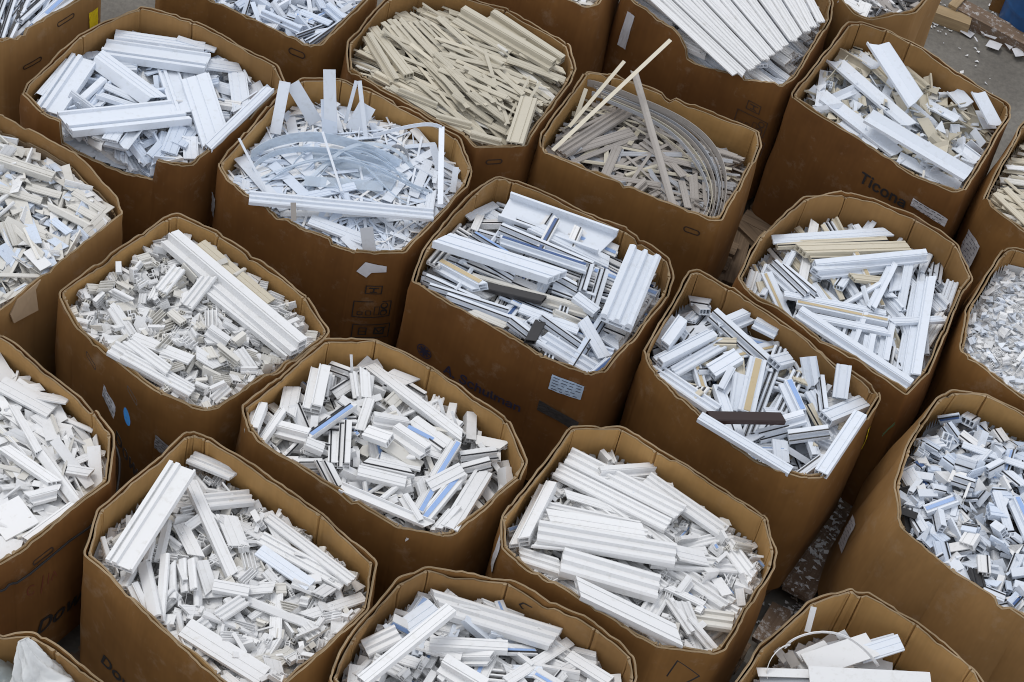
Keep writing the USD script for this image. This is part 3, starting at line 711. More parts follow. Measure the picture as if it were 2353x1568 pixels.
# ------------------------------------------------------------------ what lies in each box
# comps: share, section, length from-to, width from-to, how it lies
def CH(p, a, b): return (p, 'chip', a, b)
SMALL = [(2, 'frame', .03, .11, .035, .06, 'cut'), (1.5, 'box', .03, .11, .03, .055, 'cut'), (3.5, 'comb', .03, .12, .035, .07, 'tumble'), (1, 'rib', .04, .12, .04, .075, 'tumble'), (1, 'tee', .03, .09, .035, .055, 'cut'), (1, 'panel', .04, .12, .03, .06, 'tumble'), (1.5, 'strip', .04, .16, .008, .018, 'tumble'), CH(1, .03, .06)]
MID = [(3, 'frame', .08, .24, .05, .075, 'tumble'), (2, 'box', .08, .26, .045, .075, 'tumble'), (1.5, 'tee', .08, .2, .05, .07, 'tumble'), (1.5, 'panel', .08, .22, .05, .08, 'lie'), (1, 'bead', .1, .3, .02, .03, 'lie'), (1, 'rib', .08, .2, .05, .08, 'lie'), CH(.6, .04, .08)]
LONG = [(2, 'frame', .25, .75, .045, .065, 'lie'), (2, 'box', .25, .75, .04, .065, 'lie'), (1.5, 'rib', .25, .7, .05, .09, 'lie'), (1, 'bead', .25, .7, .018, .03, 'lie'), (1, 'panel', .2, .6, .05, .08, 'lie'), (.7, 'tee', .25, .6, .045, .065, 'lie')]
SLAT = [(3, 'panel', .35, .9, .022, .045, 'lie'), (2, 'bead', .3, .9, .010, .02, 'lie'), (3, 'strip', .35, 1.0, .010, .03, 'lie'), (1, 'u', .25, .7, .025, .045, 'lie'), (1, 'frame', .2, .5, .03, .045, 'lie')]
STRIPS = [(3, 'strip', .2, .75, .012, .045, 'lie'), (5, 'strip', .25, .8, .005, .014, 'lie'), (.7, 'panel', .15, .5, .03, .06, 'lie'), (.6, 'strip', .1, .25, .05, .09, 'lie'), CH(.7, .05, .12)]
FILL = {  # fill below rim, bulge, depth, comps, colours, directions in the picture, spread, gaskets, films
'A': (.15, .03, .12, [CH(4, .03, .08), (1.5, 'panel', .08, .2, .05, .10, 'tumble'), (1, 'trough', .1, .3, .06, .12, 'lie'), (1, 'rib', .08, .2, .05, .09, 'lie'), (1, 'frame', .05, .12, .04, .06, 'cut')], [(3, COOL), (3, ICE), (1, WHITE)], None, .3, 0, ()),
'B': (.13, .05, .14, STRIPS, [(3, COOL), (3, ICE), (2, WHITE)], None, .3, 0, ()),
'C': (.11, .09, .13, SLAT, [(5, BEIGE), (3, CREAM), (1, WARM)], [(300, 230), (300, 110), (300, 160), (300, 190)], .12, 0, ()),
'D': (.19, .03, .13, SLAT, [(6, GREIGE), (2, GREY), (1, BEIGE)], [(300, 170), (60, 200), (300, 60), (200, -140)], .25, 0, ()),
'E': (.12, .03, .15, LONG + [(1, 'box', .1, .25, .05, .07, 'lie')], [(4, COOL), (3, WHITE), (1, WARM), (1, ICE)], [(300, 130), (300, 110), (100, -180)], .12, .65, (SKYBLUE, NAVY)),
'F': (.17, .04, .14, [CH(4, .06, .14), (2, 'angle', .08, .3, .05, .10, 'tumble'), (1, 'frame', .05, .1, .04, .06, 'cut'), (1, 'u', .06, .15, .04, .06, 'tumble')], [(3, COOL), (2, BEIGE), (2, CREAM), (1, WARM)], None, .3, .25, (NAVY,)),
'G': (.18, .04, .10, [(1, 'box', .6, 1.0, .04, .06, 'lie'), (1, 'rib', .6, 1.0, .05, .07, 'lie'), CH(.4, .03, .06)], [(1, WHITE), (1, COOL)], [(226, 152)], .03, 0, ()),
'H': (.15, .02, .12, [CH(4, .05, .12), (2, 'frame', .05, .2, .04, .06, 'tumble'), (2, 'strip', .1, .3, .01, .03, 'lie'), (1, 'box', .1, .25, .03, .05, 'lie')], [(3, ICE), (3, COOL)], None, .3, .3, (SKYBLUE,)),
'I': (.14, .02, .15, LONG, [(3, COOL), (1, ICE)], [(-60, 120), (-100, 70)], .12, .8, (SKYBLUE,)),
'J': (.10, .02, .10, [CH(5, .05, .12), (2, 'strip', .1, .3, .03, .07, 'lie'), (2, 'panel', .08, .25, .04, .07, 'tumble'), (1, 'bead', .1, .3, .02, .035, 'lie')], [(4, WARM), (3, WHITE), (1, ICE)], [(200, 90), (60, 120), (-60, 80)], .35, 0, (ICE,)),
'K': (.11, .05, .10, SMALL, [(5, WHITE), (2, WARM)], None, .3, 0, ()),
'L': (.14, .04, .16, MID, [(5, WHITE), (1, WARM)], None, .3, .4, (SKYBLUE,)),
'M': (.16, .02, .16, MID + LONG[:3], [(5, COOL), (1, CREAM), (1, WHITE)], None, .3, .4, (TAN, SKYBLUE)),
'N': (.15, .02, .15, LONG, [(5, COOL), (1, CREAM), (1, WHITE)], [(60, 110), (-50, 120), (90, 120), (-25, 120)], .12, .35, (TAN,)),
'O': (.13, .02, .12, SLAT, [(4, CREAM), (2, WARM), (1, BEIGE)], [(200, 130), (200, 40)], .15, .1, ()),
'P': (.10, .05, .07, [CH(6, .025, .075), (1, 'strip', .05, .15, .01, .03, 'tumble'), (1, 'frame', .02, .05, .03, .045, 'cut')], [(5, WHITE), (4, COOL)], None, .3, 0, ()),
'Q': (.13, .05, .09, [CH(4, .07, .15), (2, 'frame', .05, .13, .06, .085, 'cut'), (2, 'box', .05, .15, .05, .08, 'tumble'), (1.5, 'panel', .07, .17, .05, .08, 'tumble')], [(4, COOL), (2, ICE), (2, WHITE), (.5, DARK)], None, .3, .8, (SKYBLUE, NAVY)),
'R': (.15, .03, .10, SMALL + [(2, 'rib', .3, .7, .06, .10, 'lie')], [(5, WHITE), (1, WARM)], [(300, 60), (200, 140), (100, -120), (50, 100)], .4, 0, (SKYBLUE,)),
'S': (.16, .03, .11, SMALL + [(1, 'bead', .15, .4, .03, .045, 'lie'), (1, 'panel', .15, .4, .05, .08, 'lie')], [(5, WHITE), (1, WARM)], None, .4, 0, ()),
'T': (.14, .02, .13, [CH(4, .06, .14), (3, 'strip', .12, .4, .03, .08, 'lie'), (2, 'panel', .1, .35, .04, .07, 'tumble'), (1, 'bead', .15, .4, .02, .04, 'lie')], [(5, WHITE), (1, WARM)], [(200, 110), (120, 130), (-120, 80)], .4, .08, ()),
'U': (.17, .03, .13, MID + SMALL[:2], [(5, WHITE), (1, COOL)], [(270, 90), (-100, 120), (90, 50)], .4, .1, (SKYBLUE,)),
'V': (.33, .02, .12, STRIPS, [(4, WHITE), (1, GREY)], [(200, -60), (200, 10)], .4, 0, ()),
'X': (.10, .0, .06, [CH(3, .05, .1), (1, 'strip', .1, .3, .02, .04, 'lie')], [(3, WARM), (2, WHITE)], None, .3, 0, ()),
'Y': (.12, .02, .09, [CH(4, .05, .15), (1, 'panel', .1, .25, .05, .08, 'tumble'), (1, 'strip', .1, .25, .02, .05, 'tumble')], [(3, WHITE), (2, GREY), (1, GREIGE), (.6, DARK)], None, .3, 0, ()),
}
WHERE = {'A': 'the torn-front box', 'B': 'the white strip box', 'C': 'the beige slat box', 'D': 'the square grey-strip box', 'E': 'the name-print box', 'F': 'the marker-name box', 'G': 'the ragged-edged box', 'H': 'the top-edge bluish box', 'I': 'the top left corner box', 'J': 'the grey-lined left box', 'K': 'the blue-sticker box', 'L': 'the clean octagonal box', 'M': 'the brown-bar box', 'N': 'the dusty octagonal box', 'O': 'the right-edge beige box', 'P': 'the right-edge chip box', 'Q': 'the big bulging box', 'R': 'the marker-number box', 'S': 'the large lower left box', 'T': 'the corded left box', 'U': 'the crumpled bottom box', 'V': 'the bottom right box', 'X': 'the plain brown box', 'Y': 'the sagging box'}
# pieces read off the photograph: section, ends in the picture, width in picture units, then options: colour, g = black gaskets, f = film, z = heights of the ends over the rim
KEYS = {
'A': [('panel',470,140,566,152,45,{}),('trough',228,215,305,240,26,{}),('panel',240,200,318,232,24,{}),('bar',240,182,178,238,22,{}),('trough',152,138,84,232,30,{}),('sash',195,135,112,258,74,{}),('sash',385,158,420,262,56,{}),
 ('panel',240,328,218,362,42,{}),('angle',300,325,262,368,36,{}),('panel',412,290,388,350,44,{'c':ICE}),('panel',437,318,440,362,40,{}),('panel',545,170,556,250,50,{}),('trough',264,82,470,110,58,{}),('panel',415,82,503,110,26,{}),('sash',238,114,478,148,76,{}),
 ('trough',225,130,362,230,74,{}),('panel',448,182,494,322,80,{'z':(-.03,-.05)}),('sash',138,292,405,262,80,{'l':'biggest white cover profile, lying level across the front of the torn box'}),('box',618,210,478,345,26,{'z':(.02,-.01),'l':'white profile lying along the right rim of the torn-front box'})],
'B': [('strip',517,358,622,478,34,{}),('panel',712,505,835,552,42,{}),('strip',940,395,888,462,28,{}),('strip',985,368,950,452,26,{}),('strip',995,348,828,442,22,{}),('strip',640,335,748,428,36,{}),
 ('strip',625,378,700,448,28,{'c':ICE}),('strip',655,188,632,308,30,{'z':(.10,-.10),'up':(0,-.8,.6)}),('strip',672,192,726,282,38,{'z':(.08,-.10),'up':(0,-.8,.6)}),('strip',755,228,758,308,42,{'z':(.05,-.09),'up':(0,-.9,.5),'c':ICE}),
 ('strip',757,160,760,300,34,{'z':(.20,-.08),'up':(0,-.95,.3),'l':'tall upright white strip with square top at the back of the strip box'}),('strip',845,242,812,302,48,{'z':(.03,-.10),'up':(0,-.8,.6)}),
 ('strip',819,186,793,284,10,{'z':(.15,-.08),'up':(0,-.9,.3)}),('strip',826,186,841,318,12,{'z':(.15,-.08),'up':(0,-.9,.3)}),('strip',549,318,608,434,7,{'z':(.08,-.05)}),('strip',741,303,785,440,7,{'z':(.08,-.02)}),('strip',818,338,835,425,6,{}),
 ('strip',995,335,1010,390,20,{'z':(.02,-.08),'up':(0,-.9,.3)}),('strip',1048,384,1040,442,16,{'z':(.02,-.08),'up':(0,-.8,.5)}),('strip',720,352,905,425,44,{'c':ICE,'mat':'SHEER'}),('strip',700,415,880,430,36,{'c':ICE,'mat':'SHEER'}),
 ('rib',572,458,995,498,40,{'z':(-.01,-.02),'l':'long white ribbed profile along the front of the strip box'}),('strip',1015,292,1012,470,15,{'z':(.09,-.03),'up':(0,-.9,.4),'l':'tall bent white strip at the right of the strip box'}),
 ('strip',674,466,675,508,14,{'c':GREIGE,'z':(.05,-.02),'up':(0,-.9,.4)}),('strip',842,523,850,582,34,{'c':GREY,'z':(.03,-.05),'up':(0,-.8,.5),'l':'grey upright tab at the front rim of the strip box'}),('strip',790,545,830,580,30,{}),('strip',900,540,960,560,12,{})],
'C': [('strip' if i % 3 else 'panel', 888 + 13*i, 60 - 2*i, 1050 + 17*i, 262 - 5*i, 10 + 5*(i % 2), {'c': CREAM if i % 4 == 0 else BEIGE}) for i in range(11)] + [('panel' if i % 2 else 'strip', 1000 + 16*i, 88 + 17*i, 1190 + 12*i, 150 + 22*i, 13, {'c': BEIGE if i % 3 else CREAM}) for i in range(6)] + [('panel',1009,158,1164,225,18,{}),('frame',896,218,985,252,17,{}),('frame',995,283,1075,305,18,{}),('frame',1080,312,1150,328,22,{}),('panel',880,52,1040,205,16,{}),('panel',894,46,1062,232,15,{}),('panel',905,45,1075,250,14,{}),('panel',920,42,1080,210,14,{}),
 ('frame',843,84,907,184,26,{}),('box',857,67,940,175,30,{'l':'widest beige box profile with open end, left in the beige slat box'}),('panel',1044,46,1172,122,28,{}),('frame',1060,28,1270,150,36,{}),('frame',1128,35,1290,140,34,{'l':'big beige profile along the back right of the slat box'}),
 ('strip',1012,0,1122,44,9,{}),('panel',1010,120,1160,160,15,{}),('panel',1164,140,1298,185,24,{}),('panel',1040,215,1130,285,20,{}),('panel',1080,215,1165,290,22,{}),('panel',960,190,1060,275,14,{}),('box',1217,246,1188,332,46,{'l':'pale beige hollow panel standing at the right rim of the slat box'}),
 ('strip',1150,180,1297,250,8,{}),('strip',1216,180,1160,290,7,{}),('strip',1240,195,1165,310,8,{}),('strip',1114,116,1168,285,10,{'z':(.05,.0)}),('strip',1110,168,1150,255,8,{}),('strip',1100,215,1200,270,8,{})],
'D': [('strip',1420,405,1400,440,20,{}),('panel',1382,405,1520,422,18,{}),('strip',1300,380,1450,450,14,{}),('strip',1385,400,1540,330,10,{}),('panel',1420,335,1390,405,26,{}),('strip',1440,360,1560,470,8,{}),('strip',1470,330,1610,430,9,{}),('strip',1480,320,1640,450,10,{}),
 ('panel',1520,360,1640,400,18,{}),('box',1590,370,1650,400,20,{'c':GREY}),('panel',1568,410,1580,482,20,{}),('panel',1592,405,1600,488,24,{}),('strip',1618,420,1622,498,12,{}),('strip',1640,430,1640,500,8,{}),('strip',1498,348,1440,434,9,{}),
 ('panel',1463,315,1312,374,15,{}),('panel',1452,305,1280,357,32,{}),('rib',1456,242,1288,344,40,{'l':'widest grey ribbed strip leaning at the left of the square box'}),('strip',1347,204,1322,276,12,{'c':CREAM,'z':(.08,-.08)}),
 ('strip',1435,141,1308,292,11,{'c':CREAM,'z':(.22,-.06)}),('strip',1541,92,1270,346,12,{'c':CREAM,'z':(.36,-.06),'l':'longest cream strip sticking up out of the square box'}),('angle',1456,165,1548,484,20,{'z':(.12,-.06),'l':'long grey strip leaning diagonally across the middle of the square box'})],
'E': [('panel',1072,508,1140,468,26,{}),('frame',1010,610,1105,662,32,{'f':TAN}),('frame',975,648,1100,690,24,{'g':1}),('frame',985,660,1165,722,22,{'g':1}),('frame',1000,690,1150,745,24,{'g':1}),('frame',1060,570,1180,640,22,{'g':1}),('frame',1085,540,1200,610,20,{'g':1,'f':SKYBLUE}),
 ('frame',1150,552,1345,622,24,{'f':NAVY}),('frame',1150,520,1360,612,26,{'g':1}),('panel',1270,660,1330,690,30,{'g':1}),('frame',1280,640,1325,668,26,{'g':1}),('frame',1352,612,1335,668,24,{'g':1}),('frame',1385,625,1362,700,26,{'g':1}),('panel',1195,708,1330,758,32,{}),
 ('frame',1235,738,1348,792,24,{'g':1}),('box',1320,685,1370,720,30,{}),('panel',1338,735,1388,822,36,{}),('panel',1375,740,1420,800,30,{}),('panel',1230,522,1398,605,44,{}),('u',1158,482,1395,566,84,{'z':(-.09,-.08),'roll':-.22,'l':'big white open tray channel at the back of the name-print box'}),
 ('box',1012,560,1278,645,46,{'z':(.0,.0),'l':'white box profile crossing the left of the name-print box'}),('rib',1240,782,1372,838,50,{}),('frame',1170,735,1250,790,24,{'g':1}),('bar',1100,655,1250,690,26,{'c':DARK,'l':'dark grey bar lying lengthwise in the name-print box'}),
 ('bar',1238,752,1212,808,28,{'c':DARK,'l':'short dark bar crossing the front rim of the name-print box'}),('rib',1478,590,1412,750,88,{'z':(.03,.0),'l':'widest white ribbed block at the right of the name-print box'}),('frame',1400,828,1362,856,22,{'f':NAVY}),('panel',1045,735,1130,765,24,{'c':WARM})],
'F': [('strip',2270,255,2290,295,44,{}),('angle',2195,200,2225,235,45,{}),('angle',1925,295,2015,338,26,{}),('panel',1893,165,1882,245,24,{}),('angle',2130,235,2200,275,30,{}),('angle',1965,110,2010,165,34,{}),('strip',2065,360,2205,432,46,{}),('angle',2015,105,2102,238,60,{'z':(.02,-.03),'l':'widest white angle piece standing at the back of the marker-name box'}),
 ('angle',1890,220,2060,352,46,{}),('angle',1918,138,2087,284,46,{}),('angle',1993,272,2222,408,54,{'z':(.0,-.01),'l':'longest white angle along the front of the marker-name box'}),('angle',2245,215,2285,290,40,{'z':(.0,-.06)}),('frame',2080,150,2130,200,22,{'c':BEIGE}),('strip',2120,270,2160,330,40,{'c':BEIGE}),('strip',2170,320,2160,370,30,{'c':CREAM})],
'G': [('box',1452,-35,1640,112,34,{'z':(-.09,-.11)}),('rib',1462,-32,1690,148,36,{'z':(-.06,-.09)})] + [('rib' if i % 3 else 'panel', 1425 + 20*i - 12, -82 - 7*i, 1690 + 10.6*i + 8*((i*7) % 3), 172 - 7.2*i + 4*((i*5) % 3), 25, {'z': (-.02 + .006*i, -.045 + .004*i)}) for i in range(18)],
'H': [('strip',580,5,602,66,14,{}),('frame',600,30,690,70,22,{}),('frame',680,92,772,42,14,{'g':1}),('frame',703,100,792,52,16,{'g':1}),('frame',722,106,812,44,15,{'g':1}),('frame',760,24,797,54,26,{}),('panel',690,25,760,55,24,{})],
'I': [('frame',60,2,46,32,22,{'g':1}),('frame',32,-5,2,92,18,{'g':1}),('frame',10,-5,-20,80,18,{'g':1}),('frame',55,20,22,88,20,{'g':1}),('frame',105,-10,42,48,22,{'g':1}),('frame',150,-8,56,66,28,{'f':SKYBLUE}),('panel',175,-10,80,58,24,{})],
'J': [('box',-10,362,122,412,30,{'c':WARM,'l':'longest off-white profile along the back of the grey-lined box'}),('panel',-10,425,95,465,26,{'c':WARM}),('panel',60,420,140,450,24,{'c':WARM}),('panel',170,440,240,484,26,{'c':WARM}),('panel',165,470,242,512,24,{'c':WARM}),('bead',110,470,205,525,18,{'c':WARM}),('strip',63,500,84,562,28,{'c':ICE}),
 ('strip',115,545,150,575,24,{'c':ICE}),('panel',105,585,132,620,26,{'c':ICE}),('strip',0,565,30,600,34,{'c':ICE}),('bead',30,520,100,590,14,{'c':WARM}),('strip',70,580,110,625,34,{'c':WHITE}),('panel',120,505,160,540,22,{'c':ICE})],
'K': [('panel',460,562,622,692,34,{'c':CREAM}),('box',480,668,668,818,32,{'l':'second longest white profile beside the longest in the blue-sticker box'}),('frame',395,545,692,802,50,{'l':'longest white profile running diagonally through the blue-sticker box'}),('rib',250,800,430,908,44,{'l':'ribbed white profile along the front rim of the blue-sticker box'}),
 ('rib',262,830,420,918,30,{}),('panel',305,775,440,828,34,{}),('rib',295,795,388,848,30,{}),('panel',450,812,502,842,32,{}),('rib',370,670,412,620,34,{}),('rib',258,715,300,760,34,{}),('rib',430,700,480,650,36,{}),('rib',545,800,580,850,34,{}),('frame',475,760,520,790,30,{})],
'L': [('strip',807,815,809,860,7,{'z':(.03,-.08),'up':(0,-.9,.3)}),('panel',890,856,945,882,38,{}),('frame',600,935,578,990,34,{}),('frame',645,945,585,1018,24,{}),('panel',672,890,660,950,42,{}),('frame',760,845,806,862,26,{'g':1}),('tee',812,855,820,915,20,{}),('box',837,852,842,910,24,{}),('frame',735,845,715,940,46,{}),
 ('frame',855,965,938,972,32,{}),('frame',640,985,712,1004,34,{}),('box',770,975,765,1070,24,{'g':1}),('frame',795,975,790,1072,30,{'g':1}),('box',850,925,828,985,24,{}),('frame',905,990,978,1042,38,{}),('box',845,985,898,1018,34,{}),('panel',945,972,1028,1025,44,{'g':1}),
 ('frame',805,933,708,998,26,{'f':SKYBLUE,'g':1}),('box',850,845,1062,1006,30,{'l':'longest white profile running down the back right of the clean octagonal box'}),('box',837,1060,942,1088,26,{'g':1}),('box',820,1085,930,1110,30,{}),('frame',1047,1018,998,1095,28,{'f':SKYBLUE}),
 ('frame',1055,1060,1142,1034,30,{'g':1}),('frame',1062,1085,1130,1055,30,{'g':1}),('frame',985,1128,955,1182,28,{'f':SKYBLUE}),('box',1110,1090,1030,1222,42,{}),('box',1062,1085,970,1205,30,{'f':SKYBLUE}),('box',988,1105,1062,1078,34,{}),('frame',1045,1168,1002,1218,24,{}),
 ('u',782,1122,985,1208,26,{'z':(-.02,-.02),'l':'long white channel along the front rim of the clean octagonal box'}),('frame',925,1147,963,1200,24,{}),('frame',685,1080,742,1066,30,{'g':1,'m0':1}),('frame',740,1064,772,1112,30,{'g':1}),('box',700,1018,740,1035,30,{}),('strip',1010,918,1022,962,9,{'z':(.02,-.06),'up':(0,-.9,.3)}),('strip',1038,945,1052,985,7,{'z':(.02,-.06),'up':(0,-.9,.3)})],
'M': [('frame',1562,735,1520,795,48,{}),('panel',1720,720,1828,704,30,{'f':TAN}),('frame',1730,750,1785,765,28,{}),('frame',1650,736,1720,706,38,{}),('frame',1635,725,1762,828,34,{'g':1,'l':'white profile with black edges angled at the back of the brown-bar box'}),('box',1700,812,1632,862,42,{}),('rib',1670,790,1550,852,34,{}),('frame',1635,768,1510,832,36,{}),
 ('frame',1660,900,1690,840,32,{}),('box',1700,860,1690,940,34,{}),('tee',1855,820,1866,882,42,{'z':(.0,-.09)}),('box',1775,838,1814,822,38,{}),('panel',1828,850,1840,880,32,{'c':CREAM}),('frame',1805,878,1838,950,34,{'f':SKYBLUE}),('frame',1882,868,1892,942,26,{'g':1}),('box',1938,842,1928,918,38,{'z':(.0,-.09),'l':'upright white profile at the right back corner of the brown-bar box'}),
 ('box',1740,828,1712,950,44,{'f':TAN,'l':'white profile with a tan face standing left of the brown bar'}),('frame',1745,1000,1838,980,30,{'g':1}),('frame',1810,1012,1906,992,30,{'g':1}),('frame',1793,968,1850,962,32,{}),('box',1998,918,1905,958,42,{}),('box',1976,958,1885,1095,34,{'z':(.02,-.02),'l':'white bar leaning on the front right rim of the brown-bar box'}),
 ('panel',1790,1014,1796,1060,42,{}),('rib',1505,828,1645,948,44,{}),('bar',1628,963,1796,966,30,{'c':BROWN,'z':(-.01,-.02),'l':'dark brown bar lying level in front of the white profiles'}),('box',1606,962,1815,1088,26,{'z':(-.01,-.02),'l':'long white profile along the front rim of the brown-bar box'})],
'N': [('frame',1762,612,1828,678,24,{}),('frame',1778,602,1852,682,24,{'g':1}),('frame',1803,600,1872,684,24,{'g':1}),('box',1868,655,1900,698,24,{}),('panel',1890,640,1935,690,18,{'c':CREAM}),('frame',1875,628,2050,612,30,{}),('frame',1872,612,2122,600,32,{}),('box',1860,594,2106,580,20,{'c':CREAM,'g':1}),('box',1838,578,2086,566,36,{'c':CREAM,'l':'widest cream profile in the stack at the back of the dusty box'}),
 ('box',1785,562,2040,548,22,{'c':CREAM,'g':1}),('panel',1770,545,2036,530,30,{'l':'rearmost white profile of the stack in the dusty box'}),('box',1960,630,2022,648,22,{'c':CREAM}),('bead',2022,655,1935,702,16,{}),('frame',2050,612,2000,712,26,{}),('panel',2085,612,2070,722,26,{}),('frame',2000,770,1985,850,28,{}),('frame',1985,720,1950,810,24,{}),('frame',2045,740,2028,832,30,{}),
 ('panel',2110,655,2072,852,34,{}),('frame',2128,645,2092,868,44,{'l':'long white profile along the right side of the dusty box'}),('frame',2155,675,2180,705,24,{}),('box',1863,728,2040,764,20,{}),('box',1800,680,2034,724,20,{}),('box',2045,740,2165,735,20,{}),('box',1828,705,2042,740,26,{'f':TAN,'l':'white profile with a tan face across the middle of the dusty box'}),
 ('frame',1832,724,2088,893,32,{'z':(-.01,-.02),'l':'long white profile along the front rim of the dusty box'})],
'O': [('panel',2280,408,2385,425,24,{'c':WARM}),('panel',2290,375,2380,380,18,{'c':WHITE}),('panel',2310,432,2400,522,24,{'c':CREAM}),('panel',2285,445,2380,535,20,{'c':CREAM}),('panel',2300,350,2390,360,24,{'c':CREAM})],
'P': [], 'Q': [('panel',2215,1015,2385,1078,22,{}),('frame',2200,1090,2240,1120,26,{'g':1}),('box',2130,1170,2200,1150,26,{'f':SKYBLUE}),('frame',2330,1150,2380,1260,30,{'f':SKYBLUE}),('panel',2290,1130,2320,1220,24,{})],
'R': [('rib', 1240 + 6*i, 1165 + 24*i, 1470 + 16*i, 1212 + 26*i, 34, {}) for i in range(4)] + [('frame',1380,1078,1505,1072,30,{}),('frame',1262,1115,1196,1248,42,{'l':'white profile along the left rim of the marker-number box'}),('panel',1300,1135,1485,1192,24,{}),('panel',1260,1188,1480,1222,44,{}),('rib',1485,1100,1665,1222,44,{}),('rib',1278,1085,1536,1207,42,{}),('rib',1305,1048,1562,1182,56,{'l':'widest ribbed profile slanting along the back of the marker-number box'}),
 ('rib',1230,1248,1546,1292,24,{}),('rib',1236,1222,1552,1276,60,{}),('panel',1548,1268,1620,1284,40,{}),('rib',1196,1275,1292,1308,46,{}),('rib',1290,1288,1512,1352,72,{'l':'wide ribbed profile nearest the front of the marker-number box'}),('box',1325,1360,1556,1472,44,{'z':(-.01,-.02),'l':'smooth white box profile along the front rim of the marker-number box'}),('box',1535,1348,1617,1392,17,{}),('frame',1540,1372,1588,1458,18,{}),('frame',1580,1420,1640,1495,20,{})],
'S': [('rib',437,1065,540,1092,36,{}),('rib',472,1155,576,1142,46,{}),('panel',520,1190,550,1252,46,{}),('panel',415,1205,452,1278,32,{}),('bead',385,1200,365,1288,22,{}),('bead',350,1230,338,1300,18,{}),('bead',395,1298,398,1372,18,{}),('bead',420,1285,425,1360,18,{}),('bead',440,1285,446,1355,18,{}),('panel',462,1288,484,1358,32,{}),('bead',380,1275,368,1430,22,{}),('frame',303,1345,337,1412,24,{}),
 ('bead',325,1298,352,1425,30,{}),('box',490,1345,572,1362,28,{}),('box',436,1108,534,1324,28,{'l':'long narrow white profile slanting down the middle of the large lower left box'}),('rib',600,1235,792,1342,34,{}),('rib',615,1190,810,1334,30,{}),('panel',595,1265,714,1347,34,{'c':COOL}),('rib',500,1420,560,1380,32,{}),('panel',425,1440,606,1556,52,{'l':'broad flat white panel at the front of the large lower left box'}),
 ('sash',420,1080,274,1308,66,{'z':(.02,-.01),'l':'biggest white profile leaning across the left rim of the large lower left box'})],
'T': [('panel',-5,872,116,860,22,{}),('panel',70,898,162,932,26,{}),('strip',5,1160,52,1222,84,{}),('strip',-10,1250,45,1270,60,{}),('panel',0,880,120,946,46,{}),('box',30,935,90,1042,18,{}),('box',10,1030,127,1112,26,{}),('strip',75,1110,138,1120,16,{}),('box',152,1080,208,1086,24,{}),('panel',152,1070,220,1040,20,{}),('bead',92,1040,177,1152,22,{}),('box',172,1160,60,1242,22,{}),('frame',65,1150,130,1130,28,{}),('strip',110,960,122,1010,34,{}),('strip',150,985,170,1040,26,{})],
'U': [('panel',930,1440,998,1395,44,{'c':COOL}),('rib',840,1490,917,1455,44,{}),('panel',820,1525,812,1580,32,{}),('rib',1005,1388,1276,1468,62,{'l':'widest ribbed white profile at the back of the crumpled box'}),('frame',1045,1510,1132,1512,28,{}),('box',988,1478,1166,1492,30,{}),('frame',1015,1525,1112,1582,42,{}),('panel',1310,1475,1165,1562,26,{}),('box',1310,1505,1402,1577,30,{}),('panel',1230,1545,1290,1580,30,{'f':SKYBLUE}),
 ('box',1037,1405,832,1572,30,{'z':(.02,-.01),'l':'long smooth white bar slanting across the left of the crumpled box'})],
'V': [('strip',1870,1395,1855,1452,14,{'z':(.02,-.10),'up':(0,-.9,.3)}),('strip',1930,1452,1950,1482,24,{'z':(-.08,-.16),'up':(0,-.8,.5)}),('strip',1795,1520,1960,1478,34,{'z':(-.19,-.17),'c':GREY}),('strip',1830,1535,2010,1500,44,{'z':(-.17,-.16)}),('strip',1900,1500,2050,1540,40,{'z':(-.18,-.19)}),
 ('panel',2070,1478,1975,1508,42,{'z':(-.08,-.12),'c':COOL}),('panel',2058,1470,1965,1496,30,{'z':(-.11,-.14),'c':COOL}),('strip',2005,1482,1855,1532,66,{'z':(-.10,-.12),'c':WHITE,'l':'broad pale sheet slanting across the middle of the bottom right box'}),('strip',1740,1545,1868,1549,24,{'z':(-.08,-.09)}),('strip',1745,1560,1870,1566,18,{'z':(-.1,-.1),'c':GREY}),
 ('strip',1810,1500,1828,1532,26,{'c':GREIGE,'z':(-.12,-.14)}),('strip',1784,1492,1806,1520,22,{'c':GREIGE,'z':(-.11,-.13)}),('panel',1835,1512,1900,1484,28,{'z':(-.14,-.15)}),('strip',1860,1566,2140,1580,72,{'z':(-.06,-.06),'l':'largest white sheet at the bottom edge of the bottom right box'})],
'X': [], 'Y': [('panel',1940,0,1990,30,40,{}),('panel',1990,5,1975,40,40,{}),('strip',2060,-6,2110,4,20,{'c':DARK})],
}
